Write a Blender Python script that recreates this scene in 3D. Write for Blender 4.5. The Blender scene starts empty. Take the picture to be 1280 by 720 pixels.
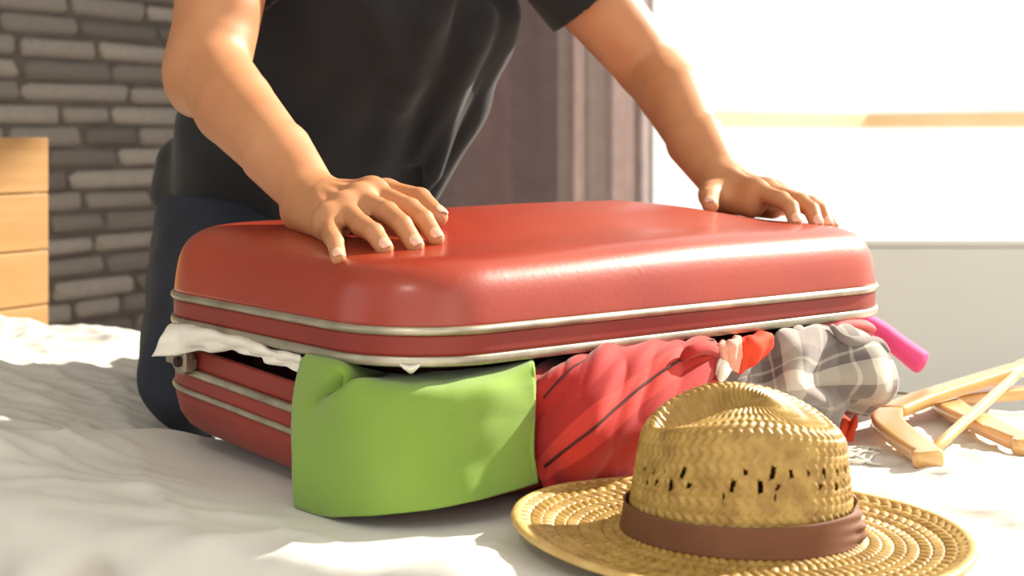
import bpy, bmesh, math, random
import numpy as np
from mathutils import Vector, Matrix, noise

random.seed(7)
sc = bpy.context.scene
col = sc.collection
PI = math.pi

# ------------------------------------------------------------------ camera, sky, sun, lights, exposure
F_PX, HORIZON, CAM_Z = 1778.0, 168.0, 0.305          # focal length in px (50 mm), horizon row, camera height over the bed
cam_d = bpy.data.cameras.new('camera'); cam = bpy.data.objects.new('camera', cam_d); col.objects.link(cam)
cam.location = (0, 0, CAM_Z); cam.rotation_euler = (PI / 2, 0, 0)
cam_d.sensor_width = 36.0; cam_d.lens = 50.0
cam_d.shift_y = -(360.0 - HORIZON) / 1280.0
cam_d.clip_start = 0.02; cam_d.clip_end = 200
cam_d.dof.use_dof = True; cam_d.dof.focus_distance = 1.28; cam_d.dof.aperture_fstop = 7.0
sc.camera = cam

world = bpy.data.worlds.new('world'); sc.world = world; world.use_nodes = True
bg = world.node_tree.nodes['Background']
bg.inputs[0].default_value = (1.0, 0.98, 0.945, 1); bg.inputs[1].default_value = 1.3

def sun_dir(to_sun):
    return Vector(to_sun).normalized().to_track_quat('Z', 'Y').to_euler()
sl = bpy.data.lights.new('sun', 'SUN'); so = bpy.data.objects.new('sun', sl); col.objects.link(so)
sl.energy = 11.5; sl.angle = math.radians(1.2); sl.color = (1.0, 0.91, 0.77)
so.rotation_euler = sun_dir((0.855, 0.52, 0.62)); so.location = (4, 4, 3)
al = bpy.data.lights.new('front_key_light', 'AREA'); ao = bpy.data.objects.new('front_key_light', al); col.objects.link(ao)  # unseen area light added for front key and lid glints, no fixture
al.energy = 7; al.shape = 'DISK'; al.size = 0.35; al.color = (1.0, 0.90, 0.76)
ao.location = (-0.55, -0.35, 1.65)
ao.rotation_euler = (Vector((-0.55, -0.35, 1.65)) - Vector((0.0, 1.45, 0.15))).to_track_quat('Z', 'Y').to_euler()

sc.view_settings.view_transform = 'Standard'; sc.view_settings.look = 'None'
sc.view_settings.gamma = 1.0; sc.view_settings.use_curve_mapping = False
sc.view_settings.exposure = -0.14

# ------------------------------------------------------------------ helpers
def P(px, py, D):
    """point at photo pixel (px, py) on the depth D (m) in front of the camera"""
    return Vector(((px - 640.0) / F_PX * D, D, CAM_Z - (py - HORIZON) / F_PX * D))

def lin(r, g, b):
    f = lambda c: (c / 255 / 12.92) if c / 255 <= 0.04045 else ((c / 255 + 0.055) / 1.055) ** 2.4
    return (f(r), f(g), f(b), 1.0)

MATS = {}
def mat(name, base, rough=0.6, metal=0.0, var=None, vscale=6.0, vdetail=4.0, bump=0.0, bscale=80.0, bdist=0.002, stretch=None,
        spec=0.5, coat=0.0, sheen=0.0, sss=0.0, trans=0.0, obj_random=None, rough_var=0.0, coords='Object'):
    m = bpy.data.materials.new(name); m.use_nodes = True
    nt = m.node_tree; N = nt.nodes; Lk = nt.links
    b = N['Principled BSDF']; out = N['Material Output']
    b.inputs['Base Color'].default_value = base
    b.inputs['Roughness'].default_value = rough; b.inputs['Metallic'].default_value = metal
    b.inputs['Specular IOR Level'].default_value = spec
    b.inputs['Coat Weight'].default_value = coat; b.inputs['Coat Roughness'].default_value = 0.24
    b.inputs['Sheen Weight'].default_value = sheen
    if sss:
        b.inputs['Subsurface Weight'].default_value = sss
        b.inputs['Subsurface Radius'].default_value = (1.0, 0.35, 0.18); b.inputs['Subsurface Scale'].default_value = 0.008
    tc = N.new('ShaderNodeTexCoord'); mp = N.new('ShaderNodeMapping')
    Lk.new(tc.outputs[coords], mp.inputs['Vector'])
    if stretch: mp.inputs['Scale'].default_value = stretch
    cur = None
    if var is not None:
        nz = N.new('ShaderNodeTexNoise'); nz.inputs['Scale'].default_value = vscale; nz.inputs['Detail'].default_value = vdetail
        Lk.new(mp.outputs[0], nz.inputs['Vector'])
        rp = N.new('ShaderNodeValToRGB'); rp.color_ramp.elements[0].position = 0.32; rp.color_ramp.elements[1].position = 0.68
        rp.color_ramp.elements[0].color = base; rp.color_ramp.elements[1].color = var
        Lk.new(nz.outputs['Fac'], rp.inputs['Fac']); cur = rp.outputs['Color']
        if rough_var:
            mr = N.new('ShaderNodeMapRange'); mr.inputs[3].default_value = rough - rough_var; mr.inputs[4].default_value = rough + rough_var
            Lk.new(nz.outputs['Fac'], mr.inputs[0]); Lk.new(mr.outputs[0], b.inputs['Roughness'])
    if obj_random is not None:
        oi = N.new('ShaderNodeObjectInfo'); mx = N.new('ShaderNodeMix'); mx.data_type = 'RGBA'
        Lk.new(oi.outputs['Random'], mx.inputs[0])
        if cur is not None: Lk.new(cur, mx.inputs[6])
        else: mx.inputs[6].default_value = base
        mx.inputs[7].default_value = obj_random; cur = mx.outputs[2]
    if cur is not None: Lk.new(cur, b.inputs['Base Color'])
    if bump:
        n2 = N.new('ShaderNodeTexNoise'); n2.inputs['Scale'].default_value = bscale; n2.inputs['Detail'].default_value = 5
        Lk.new(mp.outputs[0], n2.inputs['Vector'])
        bp = N.new('ShaderNodeBump'); bp.inputs['Strength'].default_value = bump; bp.inputs['Distance'].default_value = bdist
        Lk.new(n2.outputs['Fac'], bp.inputs['Height']); Lk.new(bp.outputs[0], b.inputs['Normal'])
    if trans:
        tr = N.new('ShaderNodeBsdfTranslucent'); ms = N.new('ShaderNodeMixShader'); ms.inputs[0].default_value = trans
        if cur is not None: Lk.new(cur, tr.inputs[0])
        else: tr.inputs[0].default_value = base
        Lk.new(b.outputs[0], ms.inputs[1]); Lk.new(tr.outputs[0], ms.inputs[2]); Lk.new(ms.outputs[0], out.inputs['Surface'])
    MATS[name] = m
    return m

def obj(name, verts, faces, material, parent=None, smooth=True, uvs=None):
    me = bpy.data.meshes.new(name)
    me.from_pydata([tuple(v) for v in verts], [], [tuple(f) for f in faces])
    if smooth: me.shade_smooth()
    if uvs is not None:
        ul = me.uv_layers.new(name='UVMap')
        vi = np.empty(len(me.loops), dtype=np.int32); me.loops.foreach_get('vertex_index', vi)
        ul.data.foreach_set('uv', np.asarray(uvs, dtype=np.float32)[vi].ravel())
    me.materials.append(material); me.update()
    o = bpy.data.objects.new(name, me); col.objects.link(o)
    if parent is not None: o.parent = parent
    return o

def np_obj(name, verts, quads, material, parent=None):
    me = bpy.data.meshes.new(name)
    nv, nf = len(verts), len(quads)
    me.vertices.add(nv); me.vertices.foreach_set('co', np.asarray(verts, np.float32).ravel())
    me.loops.add(nf * 4); me.loops.foreach_set('vertex_index', np.asarray(quads, np.int32).ravel())
    me.polygons.add(nf); me.polygons.foreach_set('loop_start', np.arange(nf, dtype=np.int32) * 4)
    me.update(calc_edges=True); me.validate(); me.shade_smooth()
    me.materials.append(material)
    o = bpy.data.objects.new(name, me); col.objects.link(o)
    if parent is not None: o.parent = parent
    return o

def bm_obj(name, bm, material, parent=None, smooth=False):
    me = bpy.data.meshes.new(name); bm.normal_update(); bm.to_mesh(me); bm.free()
    if smooth: me.shade_smooth()
    me.materials.append(material)
    o = bpy.data.objects.new(name, me); col.objects.link(o)
    if parent is not None: o.parent = parent
    return o

def empty(name, loc=(0, 0, 0)):
    o = bpy.data.objects.new(name, None); col.objects.link(o); o.location = loc; o.empty_display_size = 0.05
    return o

def keep(child, parent):
    """parent in place: child's mesh stays in world coordinates"""
    child.parent = parent
    child.matrix_parent_inverse = Matrix.Translation(parent.location).inverted()
    return child

def tag(o, label, cat, group=None):
    o['label'] = label; o['category'] = cat
    if group: o['group'] = group
    return o

def struct(o, label=None):
    o['kind'] = 'structure'
    if label: o['label'] = label
    return o

def box(bm, c, s, rot=None, bevel=0.0):
    r = bmesh.ops.create_cube(bm, size=1.0)
    vs = r['verts']
    M = Matrix.Translation(c) @ (rot.to_4x4() if rot else Matrix.Identity(4)) @ Matrix.Diagonal((*s, 1))
    bmesh.ops.transform(bm, matrix=M, verts=vs)
    if bevel:
        es = list({e for v in vs for e in v.link_edges})
        bmesh.ops.bevel(bm, geom=es, offset=bevel, segments=2, profile=0.6, affect='EDGES')

def grid_faces(nu, nv, close_u=False):
    fs = []
    for j in range(nv - 1):
        for i in range(nu - (0 if close_u else 1)):
            a = j * nu + i; b = j * nu + (i + 1) % nu
            fs.append((a, b, b + nu, a + nu))
    return fs

def tube_geo(pts, rad, n=8, cap=True):
    """tube along a polyline; rad is a number or one per point"""
    pts = [Vector(p) for p in pts]; m = len(pts)
    rads = rad if isinstance(rad, (list, tuple)) else [rad] * m
    vs, fs = [], []
    up = Vector((0, 0, 1))
    for i, p in enumerate(pts):
        t = (pts[min(i + 1, m - 1)] - pts[max(i - 1, 0)]).normalized()
        s = t.cross(up)
        if s.length < 1e-3: s = t.cross(Vector((1, 0, 0)))
        s.normalize(); q = s.cross(t).normalized()
        for k in range(n):
            a = 2 * PI * k / n
            vs.append(p + (s * math.cos(a) + q * math.sin(a)) * rads[i])
    fs = grid_faces(n, m, True)
    if cap:
        fs.append(tuple(range(n - 1, -1, -1))); fs.append(tuple((m - 1) * n + k for k in range(n)))
    return vs, fs

def catmull(p, t):
    """Catmull-Rom through the list p (Vectors or tuples as numpy), t in 0..1"""
    n = len(p) - 1; x = min(max(t, 0.0), 1.0) * n; i = min(int(x), n - 1); f = x - i
    p1, p2 = p[i], p[i + 1]
    p0 = p[i - 1] if i > 0 else p1 * 2 - p2
    p3 = p[i + 2] if i + 2 <= n else p2 * 2 - p1
    return 0.5 * ((p1 * 2) + (p2 - p0) * f + (p0 * 2 - p1 * 5 + p2 * 4 - p3) * f * f + (p1 * 3 - p0 - p2 * 3 + p3) * f ** 3)

def spline(pts, n):
    q = [Vector(p) for p in pts]
    return [catmull(q, i / (n - 1)) for i in range(n)]

class Net:
    """smooth cloth surface through a net of control points"""
    def __init__(self, rows): self.rows = [[Vector(p) for p in r] for r in rows]
    def at(self, u, v):
        return catmull([catmull(r, u) for r in self.rows], v)
    def normal(self, u, v):
        e = 0.01
        a = self.at(min(u + e, 1), v) - self.at(max(u - e, 0), v); b = self.at(u, min(v + e, 1)) - self.at(u, max(v - e, 0))
        n = a.cross(b); return n.normalized() if n.length > 1e-9 else Vector((0, -1, 0))
    def build(self, name, material, parent=None, nu=70, nv=60, fold=None, thick=0.003, rest=True):
        vs, uv = [], []
        for j in range(nv):
            rows = [catmull(r, 0) for r in self.rows]
            for i in range(nu):
                u, v = i / (nu - 1), j / (nv - 1)
                p = self.at(u, v)
                if fold: p = p + self.normal(u, v) * fold(u, v)
                if rest: p.z = max(p.z, bed_z(p.x, p.y) + thick * 0.5 + 0.0005)
                vs.append(p); uv.append((u, v))
        o = obj(name, vs, grid_faces(nu, nv), material, parent, uvs=uv)
        if thick:
            m = o.modifiers.new('thickness', 'SOLIDIFY'); m.thickness = thick; m.offset = 0.0
        return o

# signed-distance body modelling: smooth unions of tapered capsules, meshed by surface nets
class Field:
    def __init__(self, lo, hi, h):
        self.lo = np.array(lo, float); self.h = h
        self.n = np.ceil((np.array(hi, float) - self.lo) / h).astype(int) + 1
        self.ax = [(self.lo[k] + h * np.arange(self.n[k])).astype(np.float32) for k in range(3)]
        self.F = np.full(tuple(self.n), 0.06, np.float32)
    def sub(self, lo, hi):
        s = []
        for k in range(3):
            a = int(np.clip(math.floor((lo[k] - self.lo[k]) / self.h), 0, self.n[k])); b = int(np.clip(math.ceil((hi[k] - self.lo[k]) / self.h) + 1, 0, self.n[k]))
            s.append(slice(a, b))
        return tuple(s), np.ix_(*[self.ax[k][s[k]] for k in range(3)])
    def merge(self, s, d, k, cut=False):
        A = self.F[s]
        if cut:
            self.F[s] = np.maximum(A, -d); return
        if k <= 0: self.F[s] = np.minimum(A, d); return
        hh = np.maximum(k - np.abs(A - d), 0) / k
        self.F[s] = np.minimum(A, d) - hh * hh * k * 0.25
    def cap(self, a, b, ra, rb, k=0.008, side=None, q=1.0, cut=False):
        a = np.array(a, float); b = np.array(b, float); m = max(ra, rb) * max(q, 1) + k + 0.02
        s, (X, Y, Z) = self.sub(np.minimum(a, b) - m, np.maximum(a, b) + m)
        if 0 in self.F[s].shape: return
        ab = b - a; L2 = max(float(ab @ ab), 1e-12)
        dx, dy, dz = X - a[0], Y - a[1], Z - a[2]
        t = np.clip((dx * ab[0] + dy * ab[1] + dz * ab[2]) / L2, 0, 1)
        ex, ey, ez = dx - t * ab[0], dy - t * ab[1], dz - t * ab[2]
        if side is not None:
            sd = np.array(side, float); sd /= np.linalg.norm(sd)
            c = ex * sd[0] + ey * sd[1] + ez * sd[2]; g = (1.0 / q - 1.0)
            ex, ey, ez = ex + c * g * sd[0], ey + c * g * sd[1], ez + c * g * sd[2]
        d = np.sqrt(ex * ex + ey * ey + ez * ez) - (ra + t * (rb - ra))
        self.merge(s, d.astype(np.float32), k, cut)
    def ell(self, c, r, R=None, k=0.008, cut=False):
        c = np.array(c, float); r = np.array(r, float); R = np.eye(3) if R is None else np.array(R)
        m = r.max() + k + 0.02
        s, (X, Y, Z) = self.sub(c - m, c + m)
        if 0 in self.F[s].shape: return
        dx, dy, dz = X - c[0], Y - c[1], Z - c[2]
        l = [(dx * R[0][i] + dy * R[1][i] + dz * R[2][i]) for i in range(3)]
        k0 = np.sqrt(sum((l[i] / r[i]) ** 2 for i in range(3))); k1 = np.sqrt(sum((l[i] / r[i] ** 2) ** 2 for i in range(3))) + 1e-9
        self.merge(s, (k0 * (k0 - 1) / k1).astype(np.float32), k, cut)
    def plane(self, pt, nrm):
        """keep the side against nrm"""
        nrm = np.array(nrm, float); nrm /= np.linalg.norm(nrm); X, Y, Z = np.ix_(*self.ax)
        d = (X - pt[0]) * nrm[0] + (Y - pt[1]) * nrm[1] + (Z - pt[2]) * nrm[2]
        self.F = np.maximum(self.F, d.astype(np.float32))
    def warp(self, fn):
        X, Y, Z = np.ix_(*self.ax); self.F = (self.F + fn(X, Y, Z)).astype(np.float32)
    def mesh(self):
        F = self.F; h = self.h; ins = F < 0
        c = [ins[i:ins.shape[0] - 1 + i, j:ins.shape[1] - 1 + j, k:ins.shape[2] - 1 + k] for i in (0, 1) for j in (0, 1) for k in (0, 1)]
        cnt = sum(x.astype(np.uint8) for x in c); act = (cnt > 0) & (cnt < 8)
        idx = np.argwhere(act); vid = np.full(act.shape, -1, np.int32); vid[act] = np.arange(len(idx))
        acc = np.zeros((len(idx), 3)); num = np.zeros(len(idx))
        I, J, K = idx.T
        val = {(i, j, k): F[I + i, J + j, K + k].astype(float) for i in (0, 1) for j in (0, 1) for k in (0, 1)}
        for axis in range(3):
            for u in (0, 1):
                for w in (0, 1):
                    o0 = [u, w]; o0.insert(axis, 0); o1 = [u, w]; o1.insert(axis, 1)
                    f0, f1 = val[tuple(o0)], val[tuple(o1)]; cr = (f0 < 0) != (f1 < 0)
                    t = np.where(cr, f0 / np.where(cr, f0 - f1, 1), 0)
                    for a in range(3):
                        acc[:, a] += np.where(cr, o0[a] + (t if a == axis else 0), 0)
                    num += cr
        V = (idx + acc / num[:, None]) * h + self.lo
        Q = []
        for axis in range(3):
            sl0 = [slice(None)] * 3; sl1 = [slice(None)] * 3; sl0[axis] = slice(0, -1); sl1[axis] = slice(1, None)
            a, b = ins[tuple(sl0)], ins[tuple(sl1)]
            e = np.argwhere(a != b); u, w = [x for x in range(3) if x != axis]
            ok = (e[:, u] > 0) & (e[:, w] > 0) & (e[:, u] < F.shape[u] - 1) & (e[:, w] < F.shape[w] - 1); e = e[ok]
            flip = a[tuple(e.T)]
            def g(du, dw):
                q = e.copy(); q[:, u] -= du; q[:, w] -= dw; return vid[tuple(q.T)]
            quad = np.stack([g(1, 1), g(0, 1), g(0, 0), g(1, 0)], 1)
            if axis == 1: flip = ~flip
            quad[~flip] = quad[~flip][:, ::-1]
            Q.append(quad)
        return V, np.concatenate(Q)

# ------------------------------------------------------------------ materials
M_SHEET = mat('white_sheet', lin(220, 219, 214), 0.85, var=lin(212, 210, 205), vscale=3, bump=0.25, bscale=22, bdist=0.004, sheen=0.1)
M_RED = mat('red_leatherette', lin(150, 38, 9), 0.45, var=lin(168, 52, 13), vscale=5, bump=0.25, bscale=180, bdist=0.0009, coat=0.7, rough_var=0.1)
M_REDBAND = mat('red_leatherette_dull', lin(128, 38, 28), 0.48, var=lin(142, 45, 31), vscale=8, bump=0.2, bscale=300, bdist=0.0006)
M_ALU = mat('worn_aluminium', lin(196, 190, 172), 0.38, 0.75, var=lin(158, 150, 132), vscale=30, bump=0.15, bscale=150, bdist=0.0005)
M_STEEL = mat('dull_steel', lin(150, 142, 128), 0.35, 0.9)
M_LINING = mat('dark_lining', lin(58, 30, 34), 0.9)
M_GREEN = mat('lime_jersey', lin(126, 162, 62), 0.9, var=lin(134, 168, 70), vscale=10, bump=0.25, bscale=500, bdist=0.0006, sheen=0.25, trans=0.1)
M_WHITECLOTH = mat('white_cotton', lin(232, 228, 218), 0.9, bump=0.3, bscale=60, bdist=0.003)
M_PIPING = mat('dark_piping', lin(70, 26, 26), 0.8)
M_CORAL = mat('coral_knit', lin(238, 84, 46), 0.85, var=lin(228, 66, 36), vscale=12, bump=0.2, bscale=400, bdist=0.0006, trans=0.15)
M_PINK = mat('pale_pink_knit', lin(232, 170, 150), 0.85, bump=0.2, bscale=400, bdist=0.0006, trans=0.15)
M_MAGENTA = mat('magenta_cloth', lin(236, 84, 150), 0.75, var=lin(240, 106, 166), vscale=9, bump=0.2, bscale=90, trans=0.15)
M_ROSE = mat('rose_cloth', lin(236, 120, 120), 0.8, bump=0.2, bscale=90, trans=0.15)
M_WINE = mat('wine_cloth', lin(74, 20, 30), 0.9, bump=0.3, bscale=60)
M_STRAW = mat('straw', lin(188, 154, 80), 0.5, var=lin(152, 116, 48), vscale=70, vdetail=3, bump=0.4, bscale=260, bdist=0.0008, trans=0.08, coat=0.12, spec=0.6)
M_STRAWEDGE = mat('straw_binding', lin(206, 176, 112), 0.55, var=lin(186, 150, 84), vscale=60, bump=0.3, bscale=200)
M_BAND = mat('brown_ribbon', lin(114, 72, 46), 0.7, var=lin(106, 64, 40), vscale=30, bump=0.2, bscale=420, bdist=0.0006)
M_HANGER = mat('varnished_beech', lin(230, 184, 118), 0.32, var=lin(218, 166, 98), vscale=9, stretch=(1, 1, 6), coat=1.0)
M_SKIN = mat('skin', lin(194, 138, 98), 0.52, var=lin(184, 124, 84), vscale=16, bump=0.15, bscale=420, bdist=0.0007, sss=0.12)
M_NAIL = mat('fingernail', lin(226, 176, 150), 0.28, coat=0.3)
M_SHIRT = mat('black_jersey', lin(17, 18, 21), 0.85, var=lin(21, 22, 26), vscale=14, bump=0.25, bscale=300, bdist=0.0006, sheen=0.12)
M_JEANS = mat('dark_denim', lin(30, 36, 48), 0.85, var=lin(38, 44, 58), vscale=24, bump=0.35, bscale=500, bdist=0.0007)
M_BELT = mat('brown_leather', lin(86, 62, 50), 0.55)
M_HAIR = mat('dark_hair', lin(26, 20, 17), 0.55, bump=0.6, bscale=180, bdist=0.004)
M_EYE = mat('eye_white', lin(236, 232, 226), 0.2)
M_IRIS = mat('dark_iris', lin(44, 28, 20), 0.2)
M_SHOE = mat('dark_shoe', lin(40, 38, 38), 0.6)
M_BRICK = mat('grey_brick', lin(168, 163, 157), 0.9, var=lin(198, 192, 185), vscale=14, bump=0.7, bscale=34, bdist=0.007, obj_random=lin(120, 115, 111))
M_MORTAR = mat('dark_mortar', lin(88, 83, 79), 0.95, var=lin(104, 98, 93), vscale=20, bump=0.6, bscale=60, bdist=0.006)
M_PINE = mat('pine_board', lin(180, 138, 84), 0.6, var=lin(168, 124, 70), vscale=5, stretch=(1, 1, 9))
M_CURTAIN = mat('mauve_curtain', lin(152, 136, 138), 0.9, var=lin(142, 126, 130), vscale=20, bump=0.2, bscale=200, trans=0.5)
M_CURTAIN_LIT = mat('window_lit_curtain', lin(202, 190, 188), 0.9, var=lin(192, 180, 178), vscale=20, bump=0.2, bscale=200, trans=0.55)  # paler curtain colour with the window light painted in
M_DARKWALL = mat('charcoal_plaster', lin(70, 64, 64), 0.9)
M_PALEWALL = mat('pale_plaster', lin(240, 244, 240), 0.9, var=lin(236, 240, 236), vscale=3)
M_FLOOR = mat('dark_floor', lin(150, 132, 114), 0.5, var=lin(138, 120, 102), vscale=5, stretch=(1, 8, 1))
M_FRAME = mat('timber_frame', lin(232, 204, 160), 0.5, var=lin(224, 194, 148), vscale=6)
M_BEDBASE = mat('bed_base_fabric', lin(196, 190, 180), 0.9)

def glass_material():
    m = bpy.data.materials.new('window_glass'); m.use_nodes = True; nt = m.node_tree; nt.nodes.clear()
    o = nt.nodes.new('ShaderNodeOutputMaterial'); t = nt.nodes.new('ShaderNodeBsdfTransparent'); g = nt.nodes.new('ShaderNodeBsdfGlossy')
    g.inputs['Roughness'].default_value = 0.02; fr = nt.nodes.new('ShaderNodeValue'); fr.outputs[0].default_value = 0.04; mx = nt.nodes.new('ShaderNodeMixShader')
    nt.links.new(fr.outputs[0], mx.inputs[0]); nt.links.new(t.outputs[0], mx.inputs[1]); nt.links.new(g.outputs[0], mx.inputs[2]); nt.links.new(mx.outputs[0], o.inputs[0])
    return m
M_GLASS = glass_material()

def stripe_cloth(name, base, band_col, a, b, c, half):
    """cloth with one straight band of another colour across its weave: |a*u + b*v - c| < half"""
    m = mat(name, base, 0.8, bump=0.2, bscale=450, bdist=0.0006, trans=0.18, sheen=0.2)
    nt = m.node_tree; N = nt.nodes; Lk = nt.links
    uv = N.new('ShaderNodeUVMap'); sp = N.new('ShaderNodeSeparateXYZ'); Lk.new(uv.outputs[0], sp.inputs[0])
    def mth(op, x, y):
        n = N.new('ShaderNodeMath'); n.operation = op
        for i, q in enumerate((x, y)):
            if isinstance(q, (int, float)): n.inputs[i].default_value = q
            else: Lk.new(q, n.inputs[i])
        return n.outputs[0]
    t = mth('SUBTRACT', mth('ADD', mth('MULTIPLY', sp.outputs[0], a), mth('MULTIPLY', sp.outputs[1], b)), c)
    k = mth('LESS_THAN', mth('ABSOLUTE', t, 0), half)
    mx = N.new('ShaderNodeMix'); mx.data_type = 'RGBA'; Lk.new(k, mx.inputs[0]); mx.inputs[6].default_value = base; mx.inputs[7].default_value = band_col
    Lk.new(mx.outputs[2], N['Principled BSDF'].inputs['Base Color'])
    for n in N:
        if n.type == 'BSDF_TRANSLUCENT': Lk.new(mx.outputs[2], n.inputs[0])
    return m
M_REDCLOTH = stripe_cloth('red_sports_cloth', lin(184, 34, 32), lin(216, 58, 48), 0.5, 1.0, 0.72, 0.085)

def plaid_material():
    m = mat('grey_plaid', lin(150, 140, 134), 0.95, sheen=0.4, bump=0.3, bscale=300, bdist=0.001, trans=0.12)
    nt = m.node_tree; N = nt.nodes; Lk = nt.links
    uv = N.new('ShaderNodeUVMap'); sp = N.new('ShaderNodeSeparateXYZ'); Lk.new(uv.outputs[0], sp.inputs[0])
    def ramp(src, scale):
        mu = N.new('ShaderNodeMath'); mu.operation = 'MULTIPLY'; mu.inputs[1].default_value = scale; Lk.new(src, mu.inputs[0])
        fr = N.new('ShaderNodeMath'); fr.operation = 'FRACT'; Lk.new(mu.outputs[0], fr.inputs[0])
        r = N.new('ShaderNodeValToRGB'); e = r.color_ramp.elements; r.color_ramp.interpolation = 'CONSTANT'
        cols = [(0.0, lin(136, 126, 122)), (0.3, lin(176, 166, 156)), (0.34, lin(136, 126, 122)), (0.52, lin(104, 95, 94)), (0.64, lin(184, 176, 164)), (0.67, lin(104, 95, 94)), (0.78, lin(206, 198, 184))]
        e[0].position, e[0].color = cols[0]; e[1].position, e[1].color = cols[-1]
        for p, cc in cols[1:-1]:
            q = e.new(p); q.color = cc
        Lk.new(fr.outputs[0], r.inputs[0]); return r.outputs[0]
    mx = N.new('ShaderNodeMix'); mx.data_type = 'RGBA'; mx.inputs[0].default_value = 0.5
    Lk.new(ramp(sp.outputs[0], 2.1), mx.inputs[6]); Lk.new(ramp(sp.outputs[1], 1.7), mx.inputs[7])
    Lk.new(mx.outputs[2], N['Principled BSDF'].inputs['Base Color'])
    for n in N:
        if n.type == 'BSDF_TRANSLUCENT': Lk.new(mx.outputs[2], n.inputs[0])
    return m
M_PLAID = plaid_material()

# ------------------------------------------------------------------ the room
FLOOR_Z = -0.55
BD = Vector((0.866, -0.5, 0)); BN = Vector((0.5, 0.866, 0))     # along the bed, across the bed
bm = bmesh.new(); box(bm, (0.8, 2.6, FLOOR_Z - 0.05), (9.0, 7.6, 0.1)); struct(bm_obj('floor', bm, M_FLOOR))

bm = bmesh.new(); box(bm, (-0.9, 1.6, 2.25), (5.4, 5.2, 0.1)); struct(bm_obj('ceiling', bm, M_PALEWALL))  # unseen, added to hold back sky fill; stops short for the sun
# unseen wall added behind the camera to cut sky fill; opening lets some in
wf = bmesh.new()
for (xa, xb, za, zb) in ((-3.6, -1.5, FLOOR_Z, 2.2), (0.7, 1.8, FLOOR_Z, 2.2), (-1.5, 0.7, FLOOR_Z, 0.2), (-1.5, 0.7, 1.9, 2.2)):
    box(wf, ((xa + xb) / 2, -0.95, (za + zb) / 2), (xb - xa, 0.1, zb - za))
struct(bm_obj('wall_front', wf, M_PALEWALL))
# brick wall: plane  -BD . p = 2.9, bricks laid along BN
WALL_C = 2.9
W0 = -BD * WALL_C
wall_rot = Matrix((BN, -BD, Vector((0, 0, 1)))).transposed()      # local x along the wall, y into it
ZTOP = 2.2
bm = bmesh.new(); box(bm, W0 + BN * 1.9 - BD * 0.07 + Vector((0, 0, (FLOOR_Z + ZTOP) / 2)), (4.1, 0.1, ZTOP - FLOOR_Z), wall_rot)
wall_brick = struct(bm_obj('wall_left', bm, M_MORTAR), 'grey brick wall with dark recessed mortar joints')

def brick_mesh(k):
    rnd = random.Random(k); bm = bmesh.new()
    box(bm, (0, 0, 0), (0.25, 0.04, 0.048))
    bmesh.ops.bevel(bm, geom=bm.edges[:], offset=0.011, segments=1, affect='EDGES')
    for v in bm.verts:
        v.co.x = (v.co.x + rnd.uniform(-.008, .008)) / 0.25; v.co.z = (v.co.z + rnd.uniform(-.0035, .0035)) / 0.048; v.co.y = (v.co.y + rnd.uniform(-.003, .003)) / 0.04
    me = bpy.data.meshes.new('brick'); bm.to_mesh(me); bm.free(); me.materials.append(M_BRICK); me.shade_smooth(); return me
brick_meshes = [brick_mesh(100 + k) for k in range(8)]
bricks = []
course = 0.0585
rnd = random.Random(3)
z = FLOOR_Z + course / 2; row = 0
while z < ZTOP - 0.02:
    x = -0.12 - rnd.uniform(0, 0.2)
    while x < 3.85:
        L = rnd.choice((0.17, 0.21, 0.26, 0.31, 0.36)) * rnd.uniform(0.92, 1.08)
        bricks.append((x + L / 2, z + rnd.uniform(-.002, .002), L - 0.018, course - 0.0115 + rnd.uniform(-.005, .003), 0.034 + rnd.uniform(-.005, .008)))
        x += L
    z += course; row += 1
def brick_px(b):
    p = W0 + BN * b[0]; return 640 + F_PX * p.x / p.y, HORIZON - F_PX * (b[1] - CAM_Z) / p.y
def brick_key(b):
    px, py = brick_px(b); return max(abs(px - 130) / 1.0, abs(py - 190) / 1.1)
bricks.sort(key=brick_key)
stuff_v, stuff_f = [], []
for i, (bx, bz, L, H, T) in enumerate(bricks):
    c = W0 + BN * bx + Vector((0, 0, bz)) - BD * 0.0245
    me = brick_meshes[i % 8]
    Mx = Matrix.Translation(c) @ wall_rot.to_4x4() @ Matrix.Diagonal((L, T, H, 1))
    if i < 290:
        o = bpy.data.objects.new('brick', me); col.objects.link(o); o.matrix_world = Mx; o.parent = wall_brick
    else:
        base = len(stuff_v)
        stuff_v += [Mx @ v.co for v in me.vertices]; stuff_f += [tuple(base + q for q in p.vertices) for p in me.polygons]
o = obj('brickwork', stuff_v, stuff_f, M_BRICK, wall_brick); o['kind'] = 'stuff'

# window wall (faces the camera), bay window with timber rail
WD = 4.2                                            # depth of the window wall
XL = (0.5 * WD - WALL_C) / 0.866                    # corner with the brick wall
xw0, xw1 = 0.14, 3.3                                # window opening
sill = P(0, 310, WD).z
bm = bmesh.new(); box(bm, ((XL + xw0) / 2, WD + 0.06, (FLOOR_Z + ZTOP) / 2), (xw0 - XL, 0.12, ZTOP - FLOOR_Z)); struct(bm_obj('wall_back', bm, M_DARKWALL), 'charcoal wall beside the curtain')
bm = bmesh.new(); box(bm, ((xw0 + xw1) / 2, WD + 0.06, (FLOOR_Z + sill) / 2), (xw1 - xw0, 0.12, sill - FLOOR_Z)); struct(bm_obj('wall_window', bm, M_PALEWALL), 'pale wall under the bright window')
win = struct(empty('window_1', (1.4, WD, sill)), 'bright bay window with a timber rail')
c0, c1, c2 = Vector((0.20, WD + 0.1, 0)), P(1080, 158, 5.7), Vector((2.9, WD + 0.1, 0))
tip = Vector((c1.x, 5.7, 0))
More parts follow.
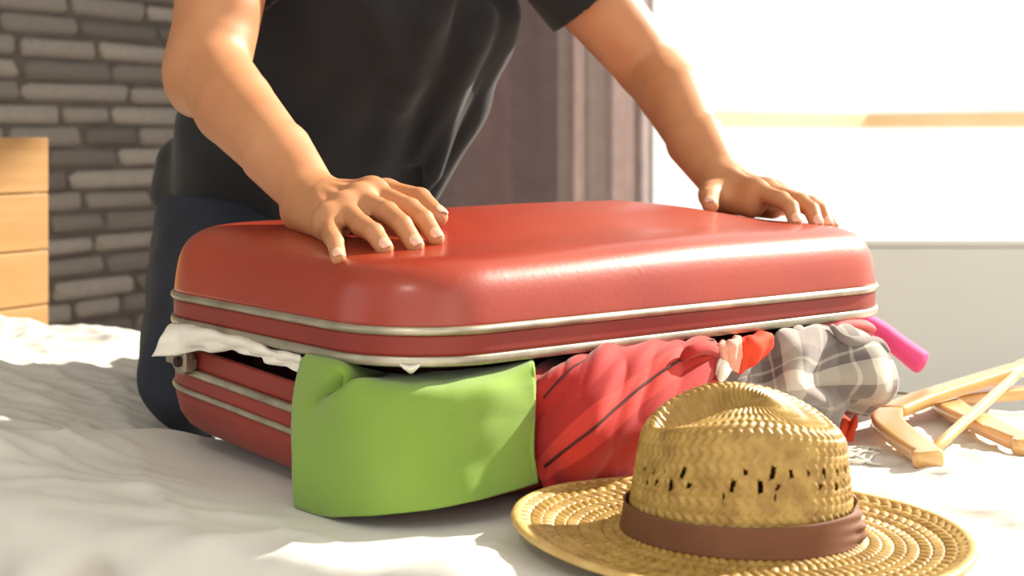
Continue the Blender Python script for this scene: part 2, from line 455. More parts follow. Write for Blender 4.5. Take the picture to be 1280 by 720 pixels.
board = [Vector((xw0, WD, sill + 0.004)), Vector((xw1, WD, sill + 0.004)), Vector((c2.x + 0.1, WD + 0.15, sill + 0.004)), tip + Vector((0, 0.1, sill + 0.004)), Vector((c0.x - 0.03, WD + 0.15, sill + 0.004))]
vs = board + [b + Vector((0, 0, 0.02)) for b in board]
fs = [tuple(range(4, -1, -1)), tuple(range(5, 10))] + [(i, (i + 1) % 5, 5 + (i + 1) % 5, 5 + i) for i in range(5)]
keep(obj('window_sill', vs, fs, M_PALEWALL, None, smooth=False), win)
for a, b in ((c0, tip), (tip, c2)):
    zr = CAM_Z + 0.055
    dirv = (b - a).normalized(); rot = Matrix((dirv, Vector((-dirv.y, dirv.x, 0)), Vector((0, 0, 1)))).transposed()
    for (nm, z0, z1, th, m) in (('glass_pane', sill + 0.03, ZTOP - 0.02, 0.006, M_GLASS),):
        bm = bmesh.new(); box(bm, (a + b) / 2 + Vector((0, 0, (z0 + z1) / 2)), ((b - a).length - 0.01, th, z1 - z0), rot); keep(bm_obj(nm, bm, m), win)
    bm = bmesh.new(); box(bm, (a + b) / 2 + Vector((0, 0, zr)) - Vector((0, 0.03, 0)), ((b - a).length, 0.04, 0.055), rot, 0.006); keep(bm_obj('window_rail', bm, M_FRAME), win)

# curtain
def curtain(x0, x1, depth, amp, waves, phase, material, label):
    nx, nz = 110, 14; vs = []
    for j in range(nz):
        zz = FLOOR_Z + 0.02 + (ZTOP - 0.06 - FLOOR_Z) * j / (nz - 1)
        for i in range(nx):
            f = i / (nx - 1); x = x0 + (x1 - x0) * f
            y = depth - amp * math.cos(2 * PI * waves * f + phase + 0.4 * math.sin(5 * f)) + 0.3 * amp * math.sin(2 * PI * waves * 2.3 * f + 0.5 * zz)
            vs.append((x, y, zz))
    o = obj('curtain', vs, grid_faces(nx, nz), material)
    m = o.modifiers.new('thickness', 'SOLIDIFY'); m.thickness = 0.003
    tag(o, label, 'curtain')
curtain(-0.205, 0.128, 4.00, 0.014, 1.3, 0.6, M_CURTAIN, 'dark mauve curtain hanging beside the paler curtain')
curtain(0.122, 0.404, 4.06, 0.028, 2.4, 0.0, M_CURTAIN_LIT, 'gathered curtain at the edge of the bright window, window light painted in as pale greige')

# pine cabinet against the brick wall
def cabinet():
    right = P(54, 172, 2.62)                         # front right top corner
    wdt, dep = 0.55, 0.36
    ux, uy = BN, -BD                                 # along the wall, towards the wall
    fr = right; top = right.z
    rot = Matrix((ux, uy, Vector((0, 0, 1)))).transposed()
    root = empty('cabinet', (fr - ux * wdt / 2 + uy * dep / 2)); root.location.z = FLOOR_Z
    ctr = fr - ux * wdt / 2 + uy * dep / 2
    H = top - FLOOR_Z
    bm = bmesh.new(); box(bm, Vector((ctr.x, ctr.y, FLOOR_Z + H / 2)) + uy * 0.006, (wdt, dep - 0.012, H), rot, 0.004); keep(bm_obj('carcass', bm, M_PINE), root)
    zz = top
    edges = [P(54, y, 2.62).z for y in (172, 240.5, 311.5, 379.5, 448)]
    edges = edges + [edges[-1] - 0.104, edges[-1] - 0.208, FLOOR_Z + 0.03]
    for k in range(len(edges) - 1):
        a, b = edges[k] - (0.0 if k == 0 else 0.0012), edges[k + 1] + 0.0012
        bm = bmesh.new(); box(bm, Vector((fr.x, fr.y, (a + b) / 2)) - ux * wdt / 2 - uy * 0.004, (wdt, 0.02, a - b), rot, 0.003); keep(bm_obj('front_board', bm, M_PINE), root)
    tag(root, 'light pine cabinet with wide plain boards standing before the grey brick wall', 'cabinet')
cabinet()

# ------------------------------------------------------------------ the bed
LID_C = Vector((0.0276, 1.4956, 0)); LID_A = 0.6987; LID_L, LID_W, LID_R = 0.6802, 0.449, 0.0932
LU = Vector((math.cos(LID_A), math.sin(LID_A), 0)); LV = Vector((-math.sin(LID_A), math.cos(LID_A), 0))
KNEE = Vector((-0.352, 1.60, 0.03))
def seg_dist(p, a, b):
    ab = b - a; t = max(0, min(1, (p - a).dot(ab) / ab.length_squared)); return (p - a - ab * t).length
def bed_z(x, y):
    p = Vector((x, y, 0))
    z = 0.0
    # hollow pressed by the knee and shin
    d = seg_dist(p, Vector((-0.36, 1.60, 0)), Vector((-0.42, 2.05, 0))); z -= 0.0365 * math.exp(-(d / 0.13) ** 2)
    # ridge of bunched sheet in front of it
    d = min(seg_dist(p, Vector((*a, 0)), Vector((*b, 0))) for a, b in (((-0.72, 1.12), (-0.52, 1.27)), ((-0.52, 1.27), (-0.40, 1.385)), ((-0.40, 1.385), (-0.365, 1.46))))
    z += (0.021 + 0.005 * noise.noise(p * 16)) * math.exp(-(d / 0.06) ** 2)
    # hollow under the suitcase and hat
    u, v = (p - LID_C).dot(LU), (p - LID_C).dot(LV)
    inside = max(abs(u) - LID_L / 2, abs(v) - LID_W / 2)
    calm = 1 / (1 + math.exp(-(inside - 0.06) / 0.015))
    z -= 0.006 * (1 - calm)
    dh = (p - Vector((0.172, 1.06, 0))).length; calm *= 1 / (1 + math.exp(-(dh - 0.19) / 0.012))
    # wrinkles
    t, w = p.dot(BD), p.dot(BN)
    q = Vector((t * 2.6 + 0.25 * w, w * 9.0 + 1.2 * math.sin(t * 5), 0.3))
    n1 = noise.noise(q); n2 = noise.noise(Vector((t * 7 - w * 4, w * 15 + t * 6, 4.0))); n3 = noise.noise(Vector((t * 3, w * 3, 9))); n4 = noise.noise(Vector((t * 5 + w * 9, w * 26 - t * 8, 14)))
    fold = (1 - abs(n1)) ** 4 * 0.011 + (1 - abs(n2)) ** 6 * 0.006 + (1 - abs(n4)) ** 9 * 0.0035
    z += calm * (fold - 0.008 + 0.007 * n3)
    return z
def bed():
    t0, t1, w0, w1, r = -1.97, 0.12, 0.785, 1.66, 0.045
    root = empty('bed', (BD * (t0 + t1) / 2 + BN * (w0 + w1) / 2)); root.location.z = FLOOR_Z
    prof = [(w0 - 0.004, -0.30), (w0 - 0.006, -0.24), (w0 - 0.004, -0.18), (w0, -0.12), (w0 - 0.001, -0.085)]
    for k in range(7): a = PI * (1 - k / 12); prof.append((w0 + r + r * math.cos(a), -r + r * math.sin(a)))
    nmid = 130
    for k in range(1, nmid): prof.append((w0 + r + (w1 - w0 - 2 * r) * k / nmid, 0.0))
    for k in range(7): a = PI / 2 * (1 - k / 6); prof.append((w1 - r + r * math.cos(a), -r + r * math.sin(a)))
    prof += [(w1, -0.12), (w1 + 0.004, -0.2), (w1 + 0.004, -0.30)]
    nt = 280; vs = []
    for i in range(nt):
        t = t0 + (t1 - t0) * i / (nt - 1)
        e = min(t - t0, t1 - t); rz = -(r - math.sqrt(max(0, r * r - (r - e) ** 2))) if e < r else 0.0
        for (w, z) in prof:
            p = BD * t + BN * w
            k = max(0.0, min(1.0, (z + 0.06) / 0.06))
            zz = z + k * bed_z(p.x, p.y) + rz * (1 if z > -0.06 else 0)
            if z < -0.02:                                         # pleats of the hanging sheet
                f = min(1, (-z - 0.02) / 0.03); s = -1 if w < 1.2 else 1
                pl = 0.018 * f * (math.sin(t * 38 + 2 * math.sin(t * 9)) + 0.6 * math.sin(t * 71 + 1))
                p = p + BN * s * pl
            vs.append((p.x, p.y, zz))
    n = len(prof); fs = []
    for i in range(nt - 1):
        for j in range(n - 1):
            a = i * n + j; fs.append((a, a + n, a + n + 1, a + 1))
    fs.append(tuple(range(n))); fs.append(tuple((nt - 1) * n + k for k in range(n - 1, -1, -1)))
    sh = keep(obj('sheet', vs, fs, M_SHEET), root); sh['label'] = 'rumpled white fitted sheet over the mattress'
    rot = Matrix((BD, BN, Vector((0, 0, 1)))).transposed()
    bm = bmesh.new(); box(bm, BD * (t0 + t1) / 2 + BN * (w0 + w1) / 2 + Vector((0, 0, -0.36)), (t1 - t0 - 0.04, w1 - w0 - 0.04, 0.2), rot, 0.01); keep(bm_obj('bed_base', bm, M_BEDBASE), root)
    for t in (t0 + 0.12, t1 - 0.12):
        for w in (w0 + 0.1, w1 - 0.1):
            p = BD * t + BN * w; v_, f_ = tube_geo([(p.x, p.y, FLOOR_Z), (p.x, p.y, -0.45)], [0.02, 0.028], 12); keep(obj('leg', v_, f_, M_HANGER), root)
    tag(root, 'single bed with a rumpled white sheet under the suitcase', 'bed')
bed()

# ------------------------------------------------------------------ the suitcase
LID_Z = CAM_Z - 0.161                                 # level of the upper trim
def rrect(L, W, r, n=14, step=0.012):
    pts = []
    for cx, cy, a0 in ((L / 2 - r, W / 2 - r, 0), (-L / 2 + r, W / 2 - r, 90), (-L / 2 + r, -W / 2 + r, 180), (L / 2 - r, -W / 2 + r, 270)):
        for i in range(n + 1):
            a = math.radians(a0 + 90 * i / n); pts.append((cx + r * math.cos(a), cy + r * math.sin(a)))
    return pts
def rring(L, W, r, n=14, ns=26, nw=18):
    """rounded rectangle with a fixed number of points (arcs + straight runs)"""
    c = rrect(L, W, r, n); out = []
    for k in range(4):
        arc = c[k * (n + 1):(k + 1) * (n + 1)]; nxt = c[((k + 1) % 4) * (n + 1)]
        out += arc
        m = ns if k % 2 == 0 else nw
        a = arc[-1]
        out += [(a[0] + (nxt[0] - a[0]) * j / m, a[1] + (nxt[1] - a[1]) * j / m) for j in range(1, m)]
    return out
def loft(rings):
    """rings: (L, W, r, z)"""
    vs = []; n = 0
    for L, W, r, z in rings:
        pts = rring(L, W, min(r, W / 2 - 1e-5)); n = len(pts); vs += [Vector((x, y, z)) for x, y in pts]
    return vs, grid_faces(n, len(rings), True), n
def lerp_tab(tab, s):
    for (s0, z0), (s1, z1) in zip(tab, tab[1:]):
        if s <= s1: return z0 + (z1 - z0) * (s - s0) / (s1 - s0)
    return tab[-1][1]
LID_TAB = [(0, 0), (.002, .023), (.005, .0345), (.010, .0432), (.017, .0495), (.026, .0535), (.038, .0565), (.060, .0585), (.09, .0605), (.13, .066), (.17, .0725), (.20, .076), (.2245, .0775)]
def sstep(x, a, b):
    f = max(0, min(1, (x - a) / (b - a))); return f * f * (3 - 2 * f)
def lid_gain(u, v):
    return 1 + 0.2 * sstep(v, -0.15, 0.2) * (1 - 0.6 * sstep(u, -.25, .05)) + 0.12 * sstep(u, -.25, .05)
def lid_top(x, y):
    p = Vector((x, y, 0)) - LID_C; u, v = p.dot(LU), p.dot(LV)
    s = min(LID_L / 2 - abs(u), LID_W / 2 - abs(v))
    return LID_Z + lerp_tab(LID_TAB, max(0, s)) * lid_gain(u, v) - 0.0085 * u

suitcase = tag(empty('suitcase', (LID_C.x, LID_C.y, 0)), 'open red hard-shell suitcase with aluminium trim overflowing with clothes on the bed', 'suitcase')
lid_m = Matrix.Translation((LID_C.x, LID_C.y, LID_Z)) @ Matrix.Rotation(LID_A, 4, 'Z') @ Matrix.Rotation(0.0085, 4, 'Y')
base_m = Matrix.Translation((LID_C.x, LID_C.y, 0.002)) @ Matrix.Rotation(LID_A, 4, 'Z') @ Matrix.Rotation(0.042, 4, 'X')
def place(o, M, parent):
    o.parent = parent; o.matrix_parent_inverse = Matrix.Translation(suitcase.location).inverted(); o.matrix_basis = M; return o
def sub(o, parent):
    o.parent = parent; return o

dense = []
for k in range(46):
    f = k / 45; s = 0.2243 * (f ** 1.7); dense.append((s, lerp_tab(LID_TAB, s)))
# smooth the profile a little
for _ in range(2):
    dense = [dense[0]] + [(dense[i][0], (dense[i - 1][1] + 2 * dense[i][1] + dense[i + 1][1]) / 4) for i in range(1, len(dense) - 1)] + [dense[-1]]
rings = [(LID_L - 2 * s, LID_W - 2 * s, max(LID_R - 0.55 * s, 0.004), z) for s, z in dense]
v_, f_, n_ = loft(rings)
f_.append(tuple((len(rings) - 1) * n_ + k for k in range(n_)))
for q in v_: q.z *= lid_gain(q.x, q.y)
lid = place(obj('lid', v_, f_, M_RED), lid_m, suitcase); lid['label'] = 'domed red suitcase lid'
m = lid.modifiers.new('thickness', 'SOLIDIFY'); m.thickness = 0.004; m.offset = -1
def band(name, z0, z1, out, material, parent, bulge=0.0):
    k = 6; rings = []
    for i in range(k + 1):
        f = i / k; o_ = out + bulge * math.sin(PI * f)
        rings.append((LID_L + 2 * o_, LID_W + 2 * o_, LID_R + o_, z0 + (z1 - z0) * f))
    rings = [(LID_L - 0.012, LID_W - 0.012, LID_R - 0.006, z0)] + rings + [(LID_L - 0.012, LID_W - 0.012, LID_R - 0.006, z1)]
    v, f, n = loft(rings); f += [(q, (q + 1) % n, (len(rings) - 1) * n + (q + 1) % n, (len(rings) - 1) * n + q)[::-1] for q in range(n)]
    o = obj(name, v, f, material); sub(o, parent); return o
band('lid_trim', -0.0035, 0.0035, 0.0015, M_ALU, lid, 0.002)
band('lid_band', -0.0205, -0.0035, 0.0, M_REDBAND, lid, 0.0)
band('lid_rim', -0.0285, -0.0205, 0.002, M_ALU, lid, 0.001)

prof = [(0.05, 0.0), (0.035, 0.0015), (0.022, 0.006), (0.012, 0.013), (0.005, 0.024), (0.002, 0.036), (0.0, 0.048)]
rings = [(LID_L - 2 * s, LID_W - 2 * s, max(LID_R - 0.7 * s, 0.02), z) for s, z in prof]
v_, f_, n_ = loft(rings); f_.append(tuple(range(n_ - 1, -1, -1)))
base = place(obj('base_shell', v_, f_, M_REDBAND), base_m, suitcase); base['label'] = 'dented red lower suitcase shell'
m = base.modifiers.new('thickness', 'SOLIDIFY'); m.thickness = 0.004; m.offset = -1
band('base_trim', 0.047, 0.0525, 0.001, M_ALU, base, 0.0015)
band('base_band', 0.0525, 0.066, 0.0, M_REDBAND, base)
band('base_trim', 0.066, 0.073, 0.0015, M_ALU, base, 0.0015)
band('base_lip', 0.073, 0.092, -0.002, M_REDBAND, base)

# clasp on the short side of the base
def clasp():
    bm = bmesh.new()
    box(bm, (-LID_L / 2 - 0.003, 0.135, 0.079), (0.008, 0.052, 0.011), None, 0.002)
    o = sub(bm_obj('clasp_plate', bm, M_STEEL), base)
    bm = bmesh.new(); box(bm, (-LID_L / 2 - 0.008, 0.118, 0.081), (0.014, 0.018, 0.024), None, 0.004); o2 = sub(bm_obj('clasp', bm, M_STEEL), base)
    bm = bmesh.new(); r = bmesh.ops.create_cone(bm, cap_ends=True, segments=12, radius1=0.005, radius2=0.0055, depth=0.006)
    bmesh.ops.transform(bm, matrix=Matrix.Translation((-LID_L / 2 - 0.016, 0.116, 0.082)) @ Matrix.Rotation(PI / 2, 4, 'Y'), verts=bm.verts); sub(bm_obj('clasp_button', bm, M_LINING), base)
    bm = bmesh.new(); box(bm, (-0.103, -LID_W / 2 - 0.002, -0.0325), (0.014, 0.006, 0.008), None, 0.0015); sub(bm_obj('catch', bm, M_WHITECLOTH), lid)
clasp()

# distance of the suitcase outline along a photo column
OUT = [LID_C + LU * x + LV * y for x, y in rring(LID_L, LID_W, LID_R)]
def outline_depth(px, out=0.0):
    best = None; k = (px - 640) / F_PX
    pts = [LID_C + LU * x + LV * y for x, y in rring(LID_L + 2 * out, LID_W + 2 * out, LID_R + out)]
    for a, b in zip(pts, pts[1:] + pts[:1]):
        fa, fb = a.x - k * a.y, b.x - k * b.y
        if fa * fb <= 0 and abs(fa - fb) > 1e-12:
            t = fa / (fa - fb); y = a.y + (b.y - a.y) * t
            if best is None or y < best: best = y
    if best is None: best = min(pts, key=lambda p: abs(p.x - k * p.y)).y
    return best
def S(px, py, out): return P(px, py, outline_depth(px, out))

# ------------------------------------------------------------------ clothes spilling out of the suitcase
def green_fold(u, v):
    z = 0.004 * noise.noise(Vector((u * 3, v * 3, 1)))
    d = abs((v - 0.18) - 0.0 + (u - 0.33) * 1.35 + 0.5 * (u - 0.33) ** 2)   # crease from the rim down to the left
    z += -0.020 * math.exp(-(d / 0.055) ** 2) * max(0, 1 - abs(u - 0.24) / 0.18) ** 0.7
    z += 0.004 * math.exp(-(((u - 0.45) / 0.2) ** 2 + ((v - 0.7) / 0.25) ** 2)) + 0.0015 * noise.noise(Vector((u * 9, v * 7, 3)))
    return -z
green = Net([
    [S(392, 452, -.05), S(430, 457, -.05), S(480, 468, -.06), S(540, 468, -.05), S(600, 462, -.05), S(662, 452, -.05)],
    [S(383, 446, .004), S(425, 453, .006), S(475, 474, -.010), S(540, 478, -.014), S(605, 468, -.008), S(664, 455, .002)],
    [S(372, 485, .012), S(420, 490, .018), S(475, 492, .016), S(540, 494, .016), S(605, 486, .016), S(666, 478, .012)],
    [S(368, 530, .014), S(420, 535, .016), S(475, 536, .020), S(540, 535, .020), S(605, 528, .018), S(665, 520, .014)],
    [S(370, 595, .020), S(425, 597, .020), S(480, 596, .026), S(540, 592, .026), S(605, 580, .022), S(664, 565, .018)],
    [S(373, 647, .018), S(430, 646, .024), S(485, 643, .030), S(545, 636, .030), S(605, 623, .026), S(669, 604, .020)]])
green_root = tag(empty('green_shirt', (-0.1, 1.12, 0.0)), 'folded lime green jersey shirt hanging over the suitcase front', 'shirt')
gm = keep(green.build('folded_cloth', M_GREEN, None, 90, 80, green_fold, 0.005), green_root)
hem = [green.at(1.0, k / 39) - green.normal(1.0, k / 39) * green_fold(1, k / 39) * 0 for k in range(4, 40)]
v_, f_ = tube_geo(hem, 0.0028, 8); keep(obj('hem', v_, f_, M_GREEN), green_root)
hem = [green.at(0.0, k / 39) + Vector((0, 0.004, 0)) for k in range(9, 40)]
for q in hem: q.z = max(q.z, bed_z(q.x, q.y) + 0.003)
v_, f_ = tube_geo(hem, 0.0035, 8); keep(obj('hem', v_, f_, M_GREEN), green_root)

def red_fold(u, v):
    w = u + 0.5 * v; k = noise.noise(Vector((w * 5.0, (v - 0.5 * u) * 2.2, 5))); k2 = noise.noise(Vector((w * 9, v * 4 + u * 3, 8)))
    return 0.008 * (1 - abs(k) * 2.4) * 0.6 + 0.003 * (1 - abs(k2) * 2) * 0.6 + 0.006 * noise.noise(Vector((u * 2.5, v * 2.5, 3))) - 0.007
red = Net([
    [S(672, 458, -.05), S(720, 448, -.05), S(780, 438, -.05), S(840, 430, -.05), S(890, 428, -.04)],
    [S(667, 478, .004), S(720, 456, .012), S(780, 443, .018), S(840, 433, .020), S(893, 430, .024)],
    [S(667, 525, .002), S(720, 500, .034), S(780, 484, .044), S(838, 470, .046), S(900, 455, .036)],
    [S(668, 570, .006), S(715, 556, .046), S(775, 540, .056), S(830, 525, .056), S(885, 505, .04)],
    [S(678, 602, .012), S(712, 600, .028), S(770, 588, .034), S(820, 576, .030), S(870, 560, .02)],
    [S(700, 625, .020), S(722, 629, .023), S(767, 620, .023), S(815, 610, .020), S(860, 598, .004)]])
red_root = tag(empty('red_sportswear', (0.06, 1.2, 0.0)), 'crumpled red sports garment with dark piping between the green shirt and the hat', 'clothing')
keep(red.build('crumpled_cloth', M_REDCLOTH, None, 90, 80, red_fold, 0.004), red_root)
line = []
for k in range(40):
    u = 0.08 + 0.9 * k / 39; v = 0.72 - 0.5 * u; n_ = red.normal(u, v); line.append(red.at(u, v) + n_ * red_fold(u, v) + n_ * (0.003 if n_.y < 0 else -0.003))
nn = [red.normal(0.5, 0.5)]
v_, f_ = tube_geo(line, 0.0012, 6); keep(obj('piping', v_, f_, M_PIPING), red_root)
line = []
for k in range(24):
    u = 0.05 + 0.5 * k / 23; v = 0.33 - 0.42 * u; line.append(red.at(u, v) + red.normal(u, v) * red_fold(u, v))
v_, f_ = tube_geo([p + nn[0] * (0.003 if nn[0].y < 0 else -0.003) for p in line], 0.0009, 6); keep(obj('piping', v_, f_, M_PIPING), red_root)

def knot(name, rows, material, parent, fold, thick=0.003, nu=36, nv=30):
    return keep(Net(rows).build(name, material, None, nu, nv, fold, thick), parent)
coral_root = tag(empty('coral_top', S(925, 445, 0.02)), 'small coral and pink patterned top bunched under the suitcase rim', 'clothing')
fz = lambda u, v: 0.004 * noise.noise(Vector((u * 4, v * 4, 11)))
knot('coral_fold', [[S(910, 424, -.02), S(930, 420, -.02), S(952, 417, -.02)], [S(916, 430, .030), S(938, 421, .040), S(963, 418, .034)],
                    [S(922, 446, .036), S(943, 440, .048), S(966, 428, .036)], [S(920, 462, .030), S(940, 455, .036), S(956, 442, .026)], [S(919, 466, .024), S(932, 460, .024), S(948, 447, .020)]], M_CORAL, coral_root, fz)
knot('pink_fold', [[S(900, 427, -.01), S(910, 425, -.01), S(922, 422, -.01)], [S(898, 434, .040), S(912, 428, .046), S(926, 424, .042)],
                   [S(900, 448, .042), S(914, 444, .048), S(925, 446, .042)], [S(904, 462, .036), S(913, 462, .040), S(922, 466, .036)]], M_PINK, coral_root, fz)
knot('white_stripe', [[S(900, 448, .050), S(907, 453, .053), S(914, 462, .049)], [S(896, 458, .050), S(902, 464, .053), S(908, 472, .048)], [S(894, 468, .046), S(899, 474, .047), S(902, 479, .044)]], M_WHITECLOTH, coral_root, lambda u, v: 0.001 * math.sin(9 * u))
# the rolled edge of the red garment beside it
roll = spline([S(852, 450, .045), S(862, 440, .052), S(880, 434, .050), S(893, 440, .042), S(890, 452, .040)], 18)
v_, f_ = tube_geo(roll, [0.003 + 0.0035 * math.sin(PI * i / 17) for i in range(18)], 10); keep(obj('rolled_edge', v_, f_, M_REDCLOTH), red_root)

def plaid_fold(u, v):
    return min(1, 0.15 + 2.5 * u) * min(1, 0.3 + 3 * (1 - u)) * (0.020 * noise.noise(Vector((u * 3.2 + v, v * 2.0, 21))) + 0.012 * math.sin(15 * u - 5 * v + 2 * noise.noise(Vector((u * 3, v * 3, 1)))) * (0.4 + v) * 0.7 + 0.006 * noise.noise(Vector((u * 9, v * 8, 2))))
plaid = Net([
    [S(905, 440, -.05), S(950, 428, -.05), S(1000, 418, -.05), S(1045, 413, -.05), S(1076, 414, -.04)],
    [S(905, 456, .006), S(950, 440, .008), S(1000, 424, .014), S(1045, 416, .016), S(1082, 422, .014)],
    [S(900, 480, .008), S(955, 467, .018), S(1005, 455, .040), S(1055, 444, .046), S(1108, 444, .05)],
    [S(900, 500, .008), S(960, 492, .028), S(1010, 488, .050), S(1062, 482, .054), S(1120, 474, .06)],
    [S(905, 518, .010), S(960, 514, .030), S(1010, 512, .048), S(1060, 510, .046), S(1108, 500, .040)],
    [S(915, 532, .010), S(965, 532, .020), S(1010, 530, .030), S(1046, 526, .026), S(1082, 514, .022)]])
plaid_root = tag(empty('plaid_shirt', S(1020, 500, 0.03)), 'soft grey and cream plaid flannel shirt slumping from the suitcase corner', 'shirt')
keep(plaid.build('crumpled_flannel', M_PLAID, None, 90, 70, plaid_fold, 0.004), plaid_root)
bp_ = S(998, 411, .014)
bm = bmesh.new(); bmesh.ops.create_uvsphere(bm, u_segments=14, v_segments=8, radius=0.0055); bmesh.ops.transform(bm, matrix=Matrix.Translation(bp_) @ Matrix.Diagonal((1, 0.5, 0.7, 1)), verts=bm.verts)
keep(bm_obj('button', bm, M_WHITECLOTH, None, True), plaid_root)
# collar edge of the flannel
edge = spline([S(1040, 408, .02), S(1056, 424, .040), S(1075, 428, .045), S(1098, 428, .045), S(1110, 440, .05)], 20)
v_, f_ = tube_geo(edge, [0.003 + 0.003 * math.sin(PI * i / 19) for i in range(20)], 8); keep(obj('collar_edge', v_, f_, M_PLAID), plaid_root)

# magenta sleeve and rose garment sticking out at the far corner
def G(u, v, z):
    q = LID_C + LU * u + LV * v; return Vector((q.x, q.y, z))
def flat_sleeve(name, pts, wid, thk, material, parent, lead=1.0):
    pts = [Vector(p) for p in pts]; m = len(pts); vs = []; n = 14
    for i, p in enumerate(pts):
        t = (pts[min(i + 1, m - 1)] - pts[max(i - 1, 0)]).normalized(); s = t.cross(Vector((0, 1, 0))).normalized(); q = t.cross(s).normalized()
        f = i / (m - 1); e0 = min(1.0, lead + (1 - lead) * f / 0.55); e = math.sqrt(max(0.0, 1 - max(0, (f - 0.86) / 0.14) ** 2)) if f > 0.86 else 1.0
        for k in range(n):
            a = 2 * PI * k / n; vs.append(p + s * math.cos(a) * wid * e0 * max(e, .05) * (1 + 0.1 * math.sin(9 * f)) + q * math.sin(a) * thk * max(e, .05))
    fs = grid_faces(n, m, True); fs.append(tuple(range(n - 1, -1, -1))); fs.append(tuple((m - 1) * n + k for k in range(n)))
    return keep(obj(name, vs, fs, material), parent)
mag_root = tag(empty('magenta_top', P(1110, 430, 1.6)), 'bright magenta sleeve sticking out past the plaid shirt', 'clothing')
flat_sleeve('sleeve', spline([G(.285, -.115, .1005), G(.320, -.125, .1005), G(.350, -.140, .0990), G(.372, -.158, .085), G(.386, -.178, .066), G(.397, -.196, .0505), G(.400, -.203, .046)], 46), 0.0125, 0.018, M_MAGENTA, mag_root, 0.6)
rose_root = tag(empty('rose_top', P(1050, 410, 1.55)), 'rose pink garment squeezed under the lid corner behind the plaid shirt', 'clothing')
flat_sleeve('bunched_cloth', spline([S(1012, 407, -.020), S(1036, 405, -.012), S(1058, 404, -.004), S(1076, 406, .002), S(1088, 410, .006)], 22), 0.0055, 0.016, M_ROSE, rose_root)
# red scrap and white fringe on the sheet under the plaid shirt
scrap_root = tag(empty('red_scarf', P(1068, 545, 1.43)), 'small red scrap of cloth on the sheet below the plaid shirt', 'clothing')
keep(Net([[P(1040, 522, 1.45), P(1056, 523, 1.445), P(1072, 523, 1.44)], [P(1044, 531, 1.435), P(1060, 532, 1.43), P(1071, 530, 1.43)], [P(1047, 540, 1.428), P(1059, 543, 1.424), P(1069, 538, 1.427)], [P(1050, 549, 1.432), P(1059, 551, 1.425), P(1066, 547, 1.432)]]).build('scarf_end', M_CORAL, None, 20, 20, lambda u, v: 0.003 * math.sin(11 * u + 4 * v), 0.003), scrap_root)
fr_root = tag(empty('fringe', P(1085, 568, 1.35)), 'white thread fringe lying on the sheet beside the hat', 'fringe')
rf = random.Random(5)
for k in range(9):
    x0, y0 = 1052 + rf.uniform(-6, 4), 560 + k * 1.8
    pts = []
    for q in range(8):
        f = q / 7; px = x0 + (44 + 3 * rf.random()) * f; py = y0 + 8 * math.sin(f * 3 + k) * (1 if k % 2 else -0.6) * f
        D = (CAM_Z + 0.003) * F_PX / (py - HORIZON); q_ = P(px, py, D); q_.z = bed_z(q_.x, q_.y) + 0.0022; pts.append(q_)
    v_, f_ = tube_geo(spline(pts, 16), 0.0014, 6); keep(obj('thread', v_, f_, M_WHITECLOTH), fr_root)

# white shirt squeezed out on the short side
white = Net([
    [S(232, 408, -.05), S(262, 412, -.05), S(300, 420, -.05), S(338, 432, -.05), S(374, 442, -.045)],
    [S(214, 406, .010), S(255, 412, .010), S(300, 424, .006), S(338, 437, .004), S(376, 446, .003)],
    [S(202, 422, .030), S(250, 428, .016), S(300, 434, .010), S(338, 446, .008), S(377, 456, .005)],
    [S(190, 446, .034), S(248, 440, .014), S(300, 439, .010), S(340, 453, .008), S(378, 466, .005)]])
wt = tag(empty('white_shirt', S(300, 440, 0.0)), 'white cotton shirt tail squeezed out above the clasp', 'shirt')
keep(white.build('shirt_tail', M_WHITECLOTH, None, 70, 26, lambda u, v: min(1, 4 * (1 - u)) * 0.004 * math.sin(u * 30 + 8 * v) * (0.2 + u) * v + min(1, 0.2 + 3 * (1 - u)) * 0.004 * noise.noise(Vector((u * 6, v * 3, 3))), 0.003), wt)
keep(Net([[S(498, 452, -.02), S(512, 453, -.02), S(526, 452, -.02)], [S(500, 456, .006), S(512, 460, .007), S(525, 456, .006)], [S(508, 462, .005), S(514, 466, .005), S(520, 461, .005)]]).build('shirt_corner', M_WHITECLOTH, None, 12, 12, None, 0.002), wt)

# packed clothes filling the case
def packed(name, label, cx, cy, L, W, z0, z1, material, seed):
    vs = []; n = 0; rings_ = []
    for k in range(9):
        f = k / 8; s = 0.02 * (1 - math.sin(PI * min(max(f, .08), .92))); rings_.append((L - 2 * s, W - 2 * s, 0.05, z0 + (z1 - z0) * f))
    v, f, n = loft(rings_); f.append(tuple(range(n - 1, -1, -1))); f.append(tuple((len(rings_) - 1) * n + q for q in range(n)))
    out = [p + Vector((p.x, p.y, 0)).normalized() * 0.006 * noise.noise(p * 14 + Vector((seed, 0, 0))) for p in v]
    M = Matrix.Translation((LID_C.x, LID_C.y, 0)) @ Matrix.Rotation(LID_A, 4, 'Z') @ Matrix.Translation((cx, cy, 0))
    o = obj(name, [M @ p for p in out], f, material); tag(o, label, 'clothing'); return o
packed('packed_sweater', 'dark wine folded sweater packed inside the suitcase gap', 0.0, 0.0, 0.545, 0.315, 0.02, 0.165, M_WINE, 4)

